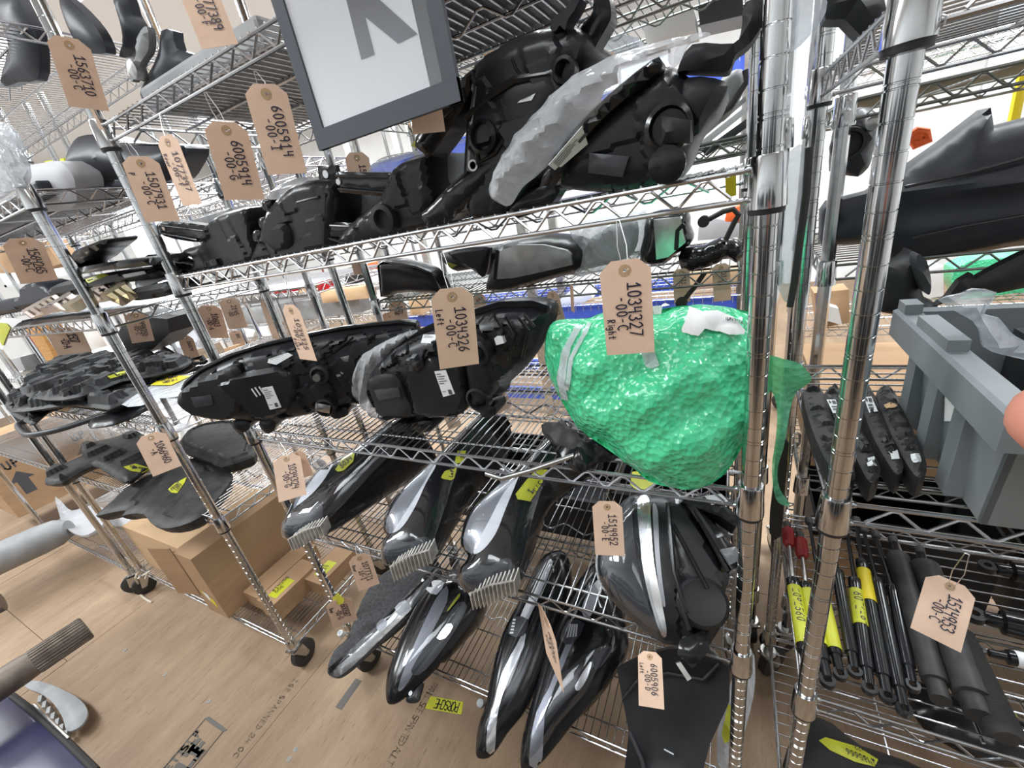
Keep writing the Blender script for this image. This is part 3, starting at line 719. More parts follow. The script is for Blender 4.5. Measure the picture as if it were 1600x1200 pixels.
pp('connector', t, pl, [(510, 612), (532, 616), (530, 628), (509, 624)], .07, -.05, 'zinc', .003, sm=0)
pp('clip', t, pl, [(545, 546), (558, 543), (560, 554), (548, 558)], .062, -.04, 'zinc', .002, sm=0)
ribs(t, pl, [((500, 528), (452, 568)), ((530, 524), (484, 560)), ((560, 520), (520, 552)), ((590, 518), (552, 545)), ((472, 560), (500, 556)), ((440, 590), (490, 580), (540, 590)), ((445, 620), (480, 600), (478, 570)), ((415, 575), (432, 592), (428, 610))])
for q in ((417, 590), (422, 588), (428, 587)): bar('spring_clip', t, pl, [q, (q[0]+8, q[1]+12)], .0018, .07, 'label')
pp('foot', t, pl, [(372, 652), (395, 652), (398, 662), (388, 669), (374, 664)], .03, .03, 'black', .006)
pp('foot', t, pl, [(413, 652), (436, 652), (436, 664), (426, 671), (416, 664)], .03, .03, 'black', .006)
pp('foot', t, pl, [(520, 636), (545, 630), (548, 642), (528, 648)], .03, .03, 'black', .006)
b = [b, b2]
sticker(t, b, [(409, 606), (426, 603), (440, 636), (422, 640)], TXT); sticker(t, b, [(420, 561), (450, 551), (458, 555), (432, 570), (418, 567)], TXT[:4])
pl = PY(.12); hx = [(583, 596), (584, 580), (590, 566), (606, 547), (638, 524), (683, 504), (734, 487), (787, 471), (837, 470), (859, 475), (866, 490), (853, 525), (825, 569), (792, 602), (785, 616), (740, 633), (690, 645), (640, 652), (612, 650), (598, 634), (588, 612)]
t = thing('headlight_assembly', 'long black headlight, one end wrapped in clear plastic, beside the green parcel', 'headlight', base_of(pl, hx), 'long headlights on the waist-high shelf')
_, b = pillow('housing', pl, pl.trace(hx), lambda d, x, y: .055*(1-np.exp(-d/.02))+cells(12, .032, .012, .3)(x, y)*(d > .016), lambda d, x, y: .06*(1-np.exp(-(d+.01)/.02)), 'black', t, .0055, 3, None, 28)
bar('rim', t, pl, [(612, 648), (592, 615), (586, 592), (592, 570), (610, 548), (640, 526), (685, 506), (736, 489), (787, 473), (837, 472), (861, 480)], .007, .014, 'black_gloss')
pp('display_block', t, pl, [(605, 576), (645, 568), (660, 600), (668, 625), (622, 630), (612, 610)], .07, -.03, 'black_matte', .006)
pp('display_recess', t, pl, [(617, 589), (654, 584), (657, 598), (623, 605)], .074, -.06, 'grey_bezel', .002, sm=0)
_, b2 = pp('raised_block', t, pl, [(660, 560), (690, 545), (720, 545), (745, 560), (750, 610), (735, 630), (680, 632), (668, 605)], .068, -.03, 'black', .012)
pp('side_panel', t, pl, [(752, 515), (778, 512), (792, 560), (788, 598), (762, 618), (756, 580)], .07, -.03, 'black', .01)
disc('bulb_socket', t, pl, 776, 531, [(.05, .022), (.076, .022), (.078, .017), (.070, .015), (.070, .009), (.088, .008)], 'black_matte', 22)
disc('bulb_contact', t, pl, 776, 532, [(.088, .010), (.091, .010), (.091, .004)], 'zinc', 14)
disc('cover_ring', t, pl, 772, 601, [(.055, .026), (.072, .026), (.074, .021), (.058, .019)], 'black', 24)
pp('clip', t, pl, [(796, 511), (808, 508), (811, 518), (799, 521)], .066, -.045, 'label', .002, sm=0)
pp('clip', t, pl, [(672, 548), (690, 542), (694, 552), (680, 560)], .075, -.05, 'black_gloss', .003, sm=0)
ribs(t, pl, [((830, 480), (845, 500), (836, 540)), ((812, 480), (826, 505), (815, 545)), ((795, 480), (808, 500), (800, 540)), ((752, 500), (756, 580)), ((840, 478), (855, 495)), ((700, 520), (740, 510)), ((652, 600), (668, 628), (735, 630)), ((690, 530), (680, 560)), ((757, 560), (790, 555))], .003, .058)
for q in (((622, 655), (650, 655), (646, 666), (626, 666)), ((652, 655), (682, 650), (684, 664), (664, 668)), ((758, 632), (780, 626), (782, 640), (764, 644))): pp('foot', t, pl, q, .03, .03, 'black', .006)
b = [b, b2]
sticker(t, b, [(679, 580), (697, 578), (711, 615), (693, 620)], TXT); sticker(t, b, [(662, 523), (684, 523), (678, 537), (658, 536)], TXT[:4])
wrap = [(547, 572), (561, 558), (598, 535), (635, 519), (652, 518), (612, 548), (596, 575), (596, 602), (606, 634), (600, 657), (580, 648), (560, 625), (549, 600)]
pillow('plastic_wrap', PY(.10), PY(.10).trace(wrap), lambda d, x, y: .03*(1-np.exp(-d/.02))+.004*np.sin(x*190-y*120), lambda d, x, y: .03*(1-np.exp(-d/.02)), 'film_thick', t, .009, 3)
# green bubble wrap parcel
pl = Plane((0, -.012, 1.062), (1, 0, 0), (0, -1, .42)); hx = [(853, 537), (858, 515), (875, 500), (919, 497), (944, 489), (1019, 485), (1062, 478), (1110, 477), (1156, 484), (1180, 495), (1186, 530), (1184, 580), (1176, 640), (1162, 690), (1146, 722), (1126, 746), (1095, 762), (1055, 762), (1014, 752), (984, 726), (942, 697), (905, 669), (882, 635), (862, 595), (852, 562)]
t = thing('bubble_wrapped_parcel', 'bulky parcel in green bubble wrap taped shut, bulging over the shelf edge', 'parcel', base_of(pl, hx))
def gf(d, x, y): return .085*(1-np.exp(-d/.05))+.006*np.sin(x*55+y*20)*np.cos(y*48)+.005*np.sin(y*70-x*33)+.0035*np.sin(x*150)*np.sin(y*140)
_, b = pillow('bubble_wrap', pl, pl.trace(hx), gf, lambda d, x, y: .13*(1-np.exp(-d/.05)), 'bubble', t, .009, 3)
for q in ([(897, 512), (911, 510), (892, 545), (884, 600), (890, 625), (878, 622), (872, 590), (880, 548)], [(919, 505), (926, 506), (898, 560), (890, 610), (884, 606), (892, 556)], [(1003, 548), (1022, 548), (1032, 572), (1018, 577), (1008, 571)]):
    decal('tape_strip', b, q, 'film_thick', t, .003)
sx = decal('folded_paper', b, [(1066, 522), (1078, 484), (1100, 492), (1118, 490), (1142, 500), (1158, 518), (1156, 524), (1120, 520), (1098, 515), (1090, 524)], 'paper', t, .006)
decal('folded_paper', b, [(1020, 479), (1040, 480), (1050, 487), (1020, 490)], 'paper', t, .012)
V = []
for i in range(5): pxwrite(b, (1128+i*5, 506+i*1.2), (1, .25), (.2, -1), 'HX', 4, .9, 'print', t, .009, 'printed_text')
tail = [(1198, 560), (1225, 560), (1250, 566), (1268, 590), (1260, 606), (1245, 620), (1233, 650), (1224, 690), (1216, 740), (1219, 768), (1234, 788), (1226, 789), (1212, 778), (1207, 745), (1210, 690), (1214, 640), (1206, 615), (1196, 618)]
p2 = PY(.09)
pillow('wrap_tail', p2, p2.trace(tail), lambda d, x, y: .010*(1-np.exp(-d/.01))+.012*np.sin(y*40+x*30), lambda d, x, y: .006*(1-np.exp(-d/.01))-.012*np.sin(y*40+x*30), 'bubble_thin', t, .007, 3)
# ---- third shelf: swept headlights nose to the front
def swept(label, outline, strip, bez, refl, comb, tapes, pl, zdeck, grp, body='black_gloss', group_extra=None):
    t = thing('headlight_assembly', label, 'headlight', base_of(pl, outline), grp)
    def bk(d, x, y):
        z = pl.o[2]+x*pl.ex[2]+y*pl.ey[2]
        full = np.clip((z-zdeck-.006)/pl.n[2], .02, .5); e = 1-np.exp(-(d+.004)/.02)
        return full*e
    P = pl.trace(outline)
    ho, hb_ = pillow('housing', pl, P, dome(.030, .022), bk, body, t, .011, 3)
    for s in refl: decal('inner_reflector', hb_, s, 'reflector', t, .0018, 5, 3)
    for s in strip: decal('light_bar', hb_, s, 'white_bar', t, .0025, 5, 3)
    for s in bez: decal('bezel', hb_, s, 'grey_bezel', t, .0016, 6, 3)
    # clear outer lens standing clear of the inner parts
    Q = pl.trace(outline); c = Q.mean(0)
    pillow('lens', pl, c+(Q-c)*1.012, dome(.042, .02), lambda d, x, y: -.002+0*d, 'lens', t, .012, 3)
    if comb:
        (a, b2), n, L = comb
        p0 = atY(*a, pl.o[1]-.035); p1 = atY(*b2, pl.o[1]-.035); dx = p1-p0
        hs = MB(); hs.tube([p0, p0+dx*.55+np.array([0, 0, .010]), p1+np.array([0, 0, .006])], .0022, 6)
        bk_ = hs.build('heat_sink', 'fin_metal', t)
        for i in range(n):
            f = i/(n-1); q = p0+dx*f+np.array([0, 0, .010*min(1, f/.55)])
            l = L*(1-.25*abs(f-.3)); MB().obox(q+np.array([-.0012, -.003, -l]), (.0026, 0, 0), (0, .026, .008), (.004, 0, l)).build('fin', 'fin_metal', bk_, 0)
    for (s, txt, o, ax, ay, hp) in tapes:
        tp = decal('tape_label', hb_, s, 'tape_y', t, .0165 if False else .004)
        if tp and txt: pxwrite(hb_, o, ax, ay, txt, hp, 1.3, 'ink', tp, .0058)
    return t, hb_
G1 = 'swept headlights on the knee-high shelf'
pa = PT(-.05, .775, 24, -6, -1.1)
t, b = swept('swept headlight with a finned heat sink, nearest the undertray shelves', [(558, 702), (520, 724), (495, 742), (472, 766), (458, 790), (453, 800), (446, 816), (441, 833), (449, 842), (475, 836), (497, 826), (512, 812), (534, 790), (560, 762), (590, 730), (625, 695), (650, 664), (622, 652)],
    [[(546, 706), (506, 731), (484, 756), (467, 784), (464, 791), (478, 781), (494, 766), (509, 747), (525, 722)]], [[(452, 806), (462, 800), (480, 800), (500, 786), (505, 800), (494, 822), (462, 834), (446, 830)]], [[(540, 705), (500, 728), (476, 756), (460, 788), (463, 793), (484, 756), (506, 731)]], (((450, 843), (502, 824)), 11, .044),
    [([(525, 735), (537, 716), (556, 706), (553, 722), (538, 736), (529, 738)], '5034', (536, 733), (.75, -.65), (-.6, -.8), 7)], pa, A1, G1)
pa = PT(-.05, .785, 25, -4, -.70)
t, b = swept('swept headlight with a finned heat sink, between two like it', [(700, 700), (672, 725), (637, 756), (615, 781), (603, 806), (600, 828), (606, 838), (599, 847), (596, 872), (606, 883), (640, 876), (669, 862), (676, 850), (697, 787), (712, 741), (731, 709), (765, 662), (790, 650), (752, 650)],
    [[(680, 727), (666, 750), (647, 781), (619, 825), (616, 833), (631, 822), (650, 791), (666, 756), (680, 732)]], [[(602, 850), (616, 842), (640, 848), (662, 838), (672, 846), (664, 858), (636, 872), (606, 878)]], [[(695, 705), (668, 730), (638, 760), (618, 786), (606, 810), (604, 828), (612, 834), (619, 825), (647, 781), (666, 750), (684, 722)]], (((609, 886), (670, 863)), 12, .048),
    [([(689, 747), (695, 737), (713, 731), (709, 748), (704, 751), (692, 749)], 'Left', (706, 747), (.2, -1), (-1, -.2), 5), ([(715, 705), (728, 704), (723, 722), (709, 726)], '71', (724, 717), (.3, -1), (-1, -.3), 5)], pa, A1, G1)
pa = PT(-.05, .785, 26, -2, -.42)
t, b = swept('swept headlight with a finned heat sink and ragged yellow tape, beside the black-backed headlight', [(803, 737), (762, 769), (737, 794), (725, 819), (720, 850), (731, 870), (719, 888), (716, 906), (731, 925), (765, 922), (800, 909), (816, 881), (834, 803), (850, 756), (862, 737), (887, 709), (935, 662), (900, 648), (850, 690)],
    [[(809, 747), (787, 772), (766, 812), (744, 853), (742, 866), (756, 859), (775, 834), (791, 794), (809, 750)]], [[(722, 892), (736, 880), (765, 884), (790, 872), (800, 880), (790, 905), (762, 918), (732, 920)]], [[(798, 742), (766, 772), (742, 797), (730, 822), (725, 850), (738, 866), (744, 853), (766, 812), (787, 772), (806, 748)]], (((733, 928), (802, 911)), 12, .050),
    [([(838, 734), (855, 734), (845, 756), (828, 784), (809, 781), (806, 773), (822, 752)], '7371', (846, 745), (-.55, .85), (.85, .5), 9), ([(815, 765), (832, 760), (828, 778), (812, 780)], 'I', (826, 765), (-.5, .85), (.85, .5), 8)], pa, A1, G1)
# broad headlight beside the right post
pl = PT(-.03, .79, 35, 10, -.12)
hx = [(985, 775), (1040, 768), (1075, 782), (1112, 800), (1140, 838), (1140, 900), (1132, 930), (1136, 960), (1108, 1008), (1090, 1020), (1060, 1008), (1035, 1004), (1000, 980), (962, 945), (938, 915), (931, 886), (936, 850), (962, 800)]
t = thing('headlight_assembly', 'broad headlight with a silver curved strip and dark ribbed back, against the right post', 'headlight', base_of(pl, hx), G1)
def bk(d, x, y):
    z = pl.o[2]+x*pl.ex[2]+y*pl.ey[2]; return np.clip((z-A1-.006)/pl.n[2], .02, .16)*(1-np.exp(-(d+.004)/.02))
ho, b = pillow('housing', pl, pl.trace(hx), lambda d, x, y: .03*(1-np.exp(-d/.03))+cells(15, .03, .010, .5)(x, y)*((x > .02) & (d > .015)), bk, 'black', t, .007, 3, None, 28)
lx = [(988, 776), (1018, 772), (1032, 800), (1036, 850), (1040, 900), (1044, 950), (1052, 1000), (1035, 1003), (1000, 980), (962, 945), (938, 915), (931, 886), (936, 850), (962, 800)]
decal('bezel', b, [(970, 800), (985, 782), (990, 830), (996, 880), (1008, 930), (1030, 985), (1000, 968), (965, 935), (945, 905), (940, 870)], 'grey_bezel', t, .0016, 6, 3)
decal('light_bar', b, [(997, 784), (1014, 780), (1018, 830), (1022, 880), (1032, 930), (1042, 985), (1034, 990), (1018, 945), (1006, 895), (1000, 840)], 'silver', t, .004, 5, 3)
decal('light_bar', b, [(1020, 790), (1028, 800), (1030, 850), (1034, 900), (1040, 945), (1034, 940), (1026, 890), (1022, 840)], 'reflector', t, .004, 5, 3)
pillow('lens', pl, pl.trace(lx), dome(.052, .03), lambda d, x, y: -.004+0*d, 'lens', t, .012, 3)
def plate(n, px, h, m='black', r=.004, sm=0): return pp(n, t, pl, px, h, -.012, m, r, .010, sm)
plate('back_panel', [(1040, 795), (1075, 800), (1124, 900), (1128, 925), (1090, 940), (1060, 905), (1044, 850)], .060, 'black', .01)
plate('side_rail', [(1060, 788), (1074, 790), (1146, 872), (1150, 892), (1136, 898)], .072, 'black_gloss', .006)
plate('mount_block', [(1066, 800), (1100, 786), (1148, 822), (1142, 836), (1118, 820), (1096, 812)], .076, 'black', .006)
plate('connector', [(1118, 870), (1140, 866), (1148, 884), (1132, 892)], .085, 'lens_haze', .004)
disc('boot', t, pl, 1094, 945, [(.02, .040), (.060, .040), (.068, .034), (.066, .03)], 'black_matte', 22)
plate('foot', [(1060, 1000), (1098, 985), (1106, 1014), (1080, 1042), (1058, 1022)], .05, 'black_gloss', .006)
plate('metal_clip', [(1055, 1034), (1062, 1032), (1078, 1056), (1072, 1060)], .055, 'zinc', .002)
ribs(t, pl, [((1044, 800), (1052, 900), (1070, 960)), ((1050, 830), (1100, 925)), ((1082, 810), (1130, 900)), ((1060, 940), (1075, 985))], .004, .066)
disc('bolt_hole', t, pl, 1112, 812, [(.0765, .006), (.079, .006), (.079, .003)], 'black_ring', 12)
sticker(t, b, [(1054, 778), (1064, 777), (1066, 787), (1056, 788)])
pp('label_sticker', t, pl, [(1096, 792), (1120, 789), (1130, 800), (1106, 805)], .078, -.0765, 'label', .0005, sm=0)
tp = decal('tape_label', b, [(997, 774), (1024, 770), (1025, 786), (1010, 795), (994, 787)], 'tape_y', t, .056)
# small dark lamp pieces behind, under the second shelf deck
for lab, px, z, m in (('dark folded wing mirror cover lying by the bubble wrap', [(858, 672), (900, 664), (950, 690), (962, 708), (930, 716), (905, 730), (872, 706)], 1.09, 'black_gloss'), ('crumpled black headlight bracket with frayed edges beside the parcel', [(846, 668), (880, 662), (918, 688), (930, 705), (905, 712), (882, 700)], 1.10, 'dusty_black')):
    pz = PZ(z); o, _ = pillow('mirror_cover' if 'mirror' in lab else 'bracket', pz, pz.trace(px), lambda d, x, y: .03*(1-np.exp(-d/.02))+.006*np.sin(x*120)*np.cos(y*90), lambda d, x, y: .012+0*d, m, None, .008, 3)
    setp(o, lab, 'mirror cover' if 'mirror' in lab else 'bracket')
m = MB(); m.tube([atZ(760, 740, 1.075), atZ(784, 748, 1.075), atZ(830, 735, 1.085), atZ(908, 708, 1.10)], .0045, 10)
setp(m.build('support_rod', 'zinc'), 'grey bent metal rod lying across the shelf edge', 'rod')
# ---- bottom shelf: four long lamps and a black panel
G0 = 'long lamps on the bottom shelf'
def long_lamp(label, outline, decs, pl, m='black', lens='lens_smoke', lensP=None, hgt=.03, zd=A0):
    t = thing('lamp_unit', label, 'headlight', base_of(pl, outline), G0)
    def bk(d, x, y):
        z = pl.o[2]+x*pl.ex[2]+y*pl.ey[2]; yy = pl.o[1]+x*pl.ex[1]+y*pl.ey[1]
        full = np.where(yy > -.01, np.clip((z-zd-.006)/pl.n[2], .02, .12), .03); return full*(1-np.exp(-(d+.004)/.015))
    ho, b = pillow('housing', pl, pl.trace(outline), dome(hgt, .02), bk, m, t, .011, 3)
    for (n, px, mm, off) in decs: decal(n, b, px, mm, t, off, 5, 2)
    if lensP is not None:
        Q = pl.trace(lensP); pillow('lens', pl, Q, dome(hgt+.014, .016), lambda d, x, y: -.002+0*d, lens, t, .011, 3)
    return t, b
def c8(L): return [(480+x/3.2, 860+y/3.2) for x, y in L]
pl = PT(-.10, .235, 16, 12, -1.1)
t, b = long_lamp('narrow lamp with a bright silver strip and dark triangular backing', c8([(100, 605), (135, 500), (200, 440), (230, 360), (300, 200), (420, 90), (560, 60), (660, 90), (640, 140), (480, 360), (340, 490), (220, 600), (150, 638)]),
    [('reflector_strip', c8([(135, 600), (155, 628), (225, 580), (340, 470), (515, 300), (600, 190), (632, 128), (605, 128), (500, 235), (350, 395), (220, 520)]), 'silver', .003), ('light_module', c8([(440, 290), (490, 250), (520, 290), (470, 330)]), 'white_bar', .006), ('light_module', c8([(350, 370), (390, 340), (400, 370), (360, 405)]), 'reflector', .006), ('edge_seal', c8([(95, 612), (110, 590), (350, 380), (600, 120), (615, 125), (360, 395), (125, 605)]), 'black_gloss', .005)], pl, 'felt', 'lens', c8([(125, 610), (150, 636), (225, 590), (345, 482), (520, 312), (605, 195), (640, 125), (605, 122), (495, 225), (340, 385)]))
disc('rubber_bush', t, pl, *c8([(196, 437)])[0], [(.03, .010), (.045, .010), (.047, .006), (.04, .004)], 'label', 14)
pl = PT(-.10, .26, 20, 6, -.85)
t, b = long_lamp('smoked lamp with grey rim, its nose pointing at the yellow tape on the floor', c8([(400, 760), (392, 700), (400, 620), (430, 530), (480, 400), (560, 250), (640, 150), (720, 90), (800, 90), (880, 180), (860, 300), (760, 440), (640, 590), (560, 670), (480, 740), (430, 768)]),
    [('bezel', c8([(455, 690), (500, 560), (560, 420), (640, 250), (700, 180), (700, 260), (620, 420), (540, 600), (480, 690)]), 'reflector', .003), ('bezel', c8([(520, 600), (600, 470), (700, 330), (760, 260), (800, 280), (740, 400), (640, 540), (560, 620)]), 'grey_bezel', .0035), ('projector', c8([(650, 440), (700, 370), (730, 380), (690, 440)]), 'silver', .006), ('light_module', c8([(600, 200), (640, 155), (690, 165), (650, 225)]), 'white_bar', .006), ('tape_label', c8([(705, 300), (760, 222), (765, 235), (712, 302)]), 'tape_y', .007)], pl, 'black_gloss', 'lens_smoke', c8([(430, 740), (440, 640), (480, 500), (560, 310), (650, 170), (760, 120), (840, 220), (740, 420), (620, 580), (500, 710)]))
pp('bracket_tab', t, pl, c8([(490, 735), (540, 680), (575, 660), (560, 720), (545, 755), (500, 760)]), .0, .02, 'black', .006)
disc('bolt_hole', t, pl, *c8([(518, 715)])[0], [(.0005, .006), (.003, .006), (.003, .003)], 'label', 12)
pl = PT(-.12, .26, 22, 0, -.55)
t, b = long_lamp('slim lamp with a long silver band, beside its mirror-bright twin', c8([(843, 1012), (855, 880), (895, 760), (925, 600), (975, 420), (1045, 280), (1120, 130), (1190, 20), (1290, 10), (1310, 160), (1230, 440), (1110, 760), (1000, 910), (925, 1020), (870, 1042)]),
    [('reflector_strip', c8([(895, 1000), (905, 880), (940, 760), (975, 620), (1050, 470), (1090, 400), (1085, 480), (1015, 630), (965, 765), (945, 880), (935, 1000)]), 'silver', .003), ('reflector_strip', c8([(1065, 340), (1110, 240), (1190, 70), (1230, 60), (1170, 210), (1120, 320), (1090, 370)]), 'white_bar', .003), ('light_module', c8([(1010, 420), (1040, 335), (1110, 350), (1080, 430)]), 'grey_bezel', .005)], pl, 'black_gloss', 'lens_smoke', c8([(870, 1025), (885, 880), (925, 740), (965, 590), (1030, 430), (1100, 290), (1200, 60), (1270, 60), (1270, 200), (1190, 450), (1080, 740), (980, 890), (915, 1005)]))
V = [c8([(1020, 430), (1035, 345)])]
for i in range(5): decal('marking', b, c8([(1018+i*4, 420-i*16), (1034+i*3, 420-i*16), (1036+i*3, 411-i*16), (1020+i*4, 411-i*16)]), 'label', t, .0062)
disc('rubber_bush', t, pl, *c8([(868, 765)])[0], [(-.01, .010), (.006, .010), (.008, .005)], 'grey_part', 14)
pl = PT(-.12, .27, 22, -4, -.40)
t, b = long_lamp('slim lamp with chrome projector, lying next to the black trough', c8([(1068, 1085), (1072, 960), (1105, 820), (1155, 650), (1225, 420), (1320, 220), (1400, 90), (1480, 60), (1540, 200), (1600, 460), (1510, 640), (1400, 780), (1300, 900), (1180, 1050), (1110, 1095)]),
    [('reflector_strip', c8([(1110, 1070), (1120, 960), (1150, 810), (1215, 680), (1260, 560), (1330, 390), (1350, 400), (1290, 560), (1225, 720), (1190, 820), (1180, 960), (1165, 1070)]), 'reflector', .003), ('reflector_strip', c8([(1370, 300), (1410, 210), (1450, 150), (1480, 170), (1450, 260), (1410, 340)]), 'white_bar', .003), ('projector', c8([(1340, 680), (1400, 580), (1425, 560), (1400, 640), (1360, 700)]), 'silver', .006), ('light_module', c8([(1270, 450), (1310, 350), (1390, 370), (1330, 470)]), 'grey_bezel', .005), ('bezel', c8([(1430, 520), (1470, 480), (1520, 480), (1500, 540), (1440, 600)]), 'grey_bezel', .004)], pl, 'black_gloss', 'lens_smoke', c8([(1095, 1075), (1100, 960), (1135, 820), (1185, 660), (1255, 440), (1350, 240), (1430, 120), (1500, 220), (1570, 460), (1480, 640), (1370, 780), (1270, 900), (1170, 1040)]))
for i in range(4): decal('marking', b, c8([(1300+i*14, 440-i*2), (1308+i*14, 438-i*2), (1326+i*10, 372), (1318+i*10, 372)]), 'label', t, .0062)
pl = PT(-.04, .30, 50, -8, -.16)
px = [(966, 1042), (1000, 1025), (1045, 1012), (1100, 1010), (1140, 1040), (1138, 1100), (1110, 1160), (1090, 1235), (985, 1235), (978, 1200), (985, 1140), (975, 1090)]
t = thing('wheel_arch_liner', 'black trough-shaped plastic liner with a tag on it, under the broad headlight', 'liner', base_of(pl, px))
_, b = pillow('trough', pl, pl.trace(px), lambda d, x, y: .012-.02*np.clip(d/.05, 0, 1), lambda d, x, y: .02+.02*np.clip(d/.05, 0, 1), 'black_matte', t, .012, 0)
bar('fold', t, pl, [(975, 1090), (1000, 1060), (1045, 1050), (1100, 1060), (1125, 1035)], .005, .008, 'black')
bar('fold', t, pl, [(985, 1140), (1005, 1185), (1012, 1230)], .005, .008, 'grey_bezel')
for q in (((1037, 1172), (1052, 1180)), ((1084, 1190), (1082, 1205))): bar('scuff', t, pl, q, .0015, -.004, 'label', 5)
pz = PZ(.245); o, _ = pillow('plastic_bag', pz, pz.trace([(1120, 1160), (1128, 1110), (1145, 1060), (1175, 1020), (1180, 1060), (1172, 1110), (1150, 1180), (1125, 1200)]), lambda d, x, y: .02*(1-np.exp(-d/.02))+.004*np.sin(x*200+y*90), lambda d, x, y: .012+0*d, 'film_thick', None, .010, 3)
setp(o, 'clear plastic bag with a yellow slip, tucked behind the black trough', 'bag')
pz2 = PZ(.28); decal('yellow_slip', _, [(1128, 1150), (1138, 1100), (1150, 1110), (1146, 1155), (1132, 1162)], 'tape_y', o, .002)
# ================================================================ manila tags
GT = 'manila part tags tied to the shelves'
def tag(label, top, yt, bot, yb, num, suf, yaw=0, note=None, width=.5, wire=None, m='tag', scale=1.0, group=GT, plane=None):
    f = (lambda p, y: atY(*p, y)) if plane is None else (lambda p, y: plane.world(plane.px(*p), y))
    a, b = f(top, yt), f(bot, yb); d = b-a; L = np.linalg.norm(d); d = d/L
    if plane is None: n = CAM-(a+b)/2; n = unit(n-d*np.dot(n, d)); s = np.cross(n, d)       # hangs facing whoever reads it
    else: n = plane.n; s = np.cross(n, d)
    c, q = math.cos(math.radians(yaw)), math.sin(math.radians(yaw)); s, n = c*s+q*n, c*n-q*s
    w = L*width; ch = w*.24
    P = [(-w/2+ch, 0), (w/2-ch, 0), (w/2, ch*.9), (w/2, L), (-w/2, L), (-w/2, ch*.9)]
    W = lambda x, y, h=0: a+s*x+d*y+n*h
    # card with a punched hole
    hc = np.array([0, L*.105]); hr = L*.020; hp = [(hc[0]+hr*math.cos(k*math.pi/5), hc[1]+hr*math.sin(k*math.pi/5)) for k in range(10)]
    allp = P+hp; n0, n1 = len(P), len(hp)
    v, e, fs, _, _, _ = delaunay_2d_cdt([Vector(p) for p in allp], [(i, (i+1) % n0) for i in range(n0)]+[(n0+i, n0+(i+1) % n1) for i in range(n1)], [], 2, 1e-9)
    hv = [tuple(p) for p in hp]
    def isin(fc):
        cc = np.mean([v[i][:] for i in fc], 0); return np.linalg.norm(cc-hc) > hr*.6
    T = [tuple(fc) for fc in fs if isin(fc)]
    bend = lambda x, y: .0022*math.sin(y/L*2.2)+.0012*math.sin(x/w*2)
    V = [W(p[0], p[1], bend(*p)+.00025) for p in v]+[W(p[0], p[1], bend(*p)-.00025) for p in v]; k = len(v)
    F = []
    for t3 in T:
        nn = np.cross(np.array(V[t3[1]])-V[t3[0]], np.array(V[t3[2]])-V[t3[0]])
        if np.dot(nn, n) < 0: t3 = t3[::-1]
        F.append(t3); F.append(tuple(i+k for i in t3[::-1]))
    E = {(t3[i], t3[(i+1) % 3]) for t3 in F[::2] for i in range(3)}
    F += [(y, x, x+k, y+k) for (x, y) in E if (y, x) not in E]
    o = obj('part_tag', V, F, m, None, 30); setp(o, label, 'tag', group)
    R = L*.062; V = []; F = []
    for i in range(16):
        for rr in (hr*1.02, R): V.append(W(hc[0]+rr*math.cos(i*math.pi/8), hc[1]+rr*math.sin(i*math.pi/8), bend(0, hc[1])+.0008))
    F = [(2*i+1, 2*i, 2*((i+1) % 16), 2*((i+1) % 16)+1) for i in range(16)]
    obj('reinforcement_ring', V, F, 'tag_ring', o, 0)
    tx = lambda x, y: W(y, x, bend(y, x)+.0009)       # reading direction runs down the tag, letters' tops face right
    h = w*.25*scale
    if num: write('part_number', tx, num, h, h*.12, 'ink', o, L*.083/h, L*.235, w*.03, .78)
    if suf: write('suffix', tx, suf, h*.85, h*.11, 'ink', o, L*.075/(h*.85), L*.37, -w*.22, .78)
    if note: write('side_note', tx, note, h*.6, h*.09, 'ink', o, L*.05/(h*.6), L*(.24 if len(note) < 5 else .60), -w*.42, .78)
    if wire is not None:
        h3 = W(hc[0], hc[1]); p = wire
        mb = MB(); mid = (h3+p)/2; sd = s*.004
        mb.tube([h3-n*.004, h3+n*.002+sd, mid+sd*1.6+n*.003, p+sd*.6, p], .0006, 5); mb.tube([h3+n*.004, h3-n*.001-sd*.5, mid-sd*1.2, p-sd*.3, p], .0006, 5)
        mb.build('tie_wire', 'wire', o)
    return o
rail = lambda u, v, y=-.003: atY(u, v, y)
def hang(a, dz=.02, dx=0, y=0.0):
    """where the wire is looped over a rail: straight above the tag top"""
    p = a.copy(); return p+np.array([dx, 0, dz])
tag('tag numbered 1034327 with Right written on it, in front of green bubble wrap', (975, 406), -.03, (985, 552), -.03, '1034327', '-00-C', 0, 'Right', wire=rail(965, 345))
tag('tag numbered 1034326 with Left written on it, by the plastic-wrapped headlight', (705, 450), -.028, (718, 572), -.028, '1034326', '-00-C', -8, 'Left', wire=rail(690, 395))
tag('tag numbered 1034325 seen nearly edge-on over the long headlight', (452, 476), -.03, (483, 562), -.03, '1034325', '-00-A', 58, 'Right', wire=rail(446, 420))
tag('tag numbered 1514952 hanging over the broad headlight', (948, 783), -.025, (953, 867), -.05, '1514952', '-00-E', 0, None, wire=rail(945, 770))
tag('tag numbered 1034324 hanging on the shelf corner by the post', (447, 711), -.015, (458, 779), -.075, '1034324', '-00-G', 8, None, .55, wire=rail(435, 690))
tag('blank tag half hidden behind tag 1034324', (462, 706), .01, (478, 745), .0, None, None, 25, None, .6)
tag('tag numbered 1077371 with a note, hanging under the knee-high shelf', (560, 867), -.02, (577, 917), -.03, '1077371', '-10-I', 10, 'Rear', .52, wire=rail(556, 852))
o = tag('small tag with yellow tape on its top, tied low on the post', (528, 936), -.03, (540, 974), -.03, '600587', '-00-G', 10, 'Rear', .6, wire=rail(524, 925, -.02))
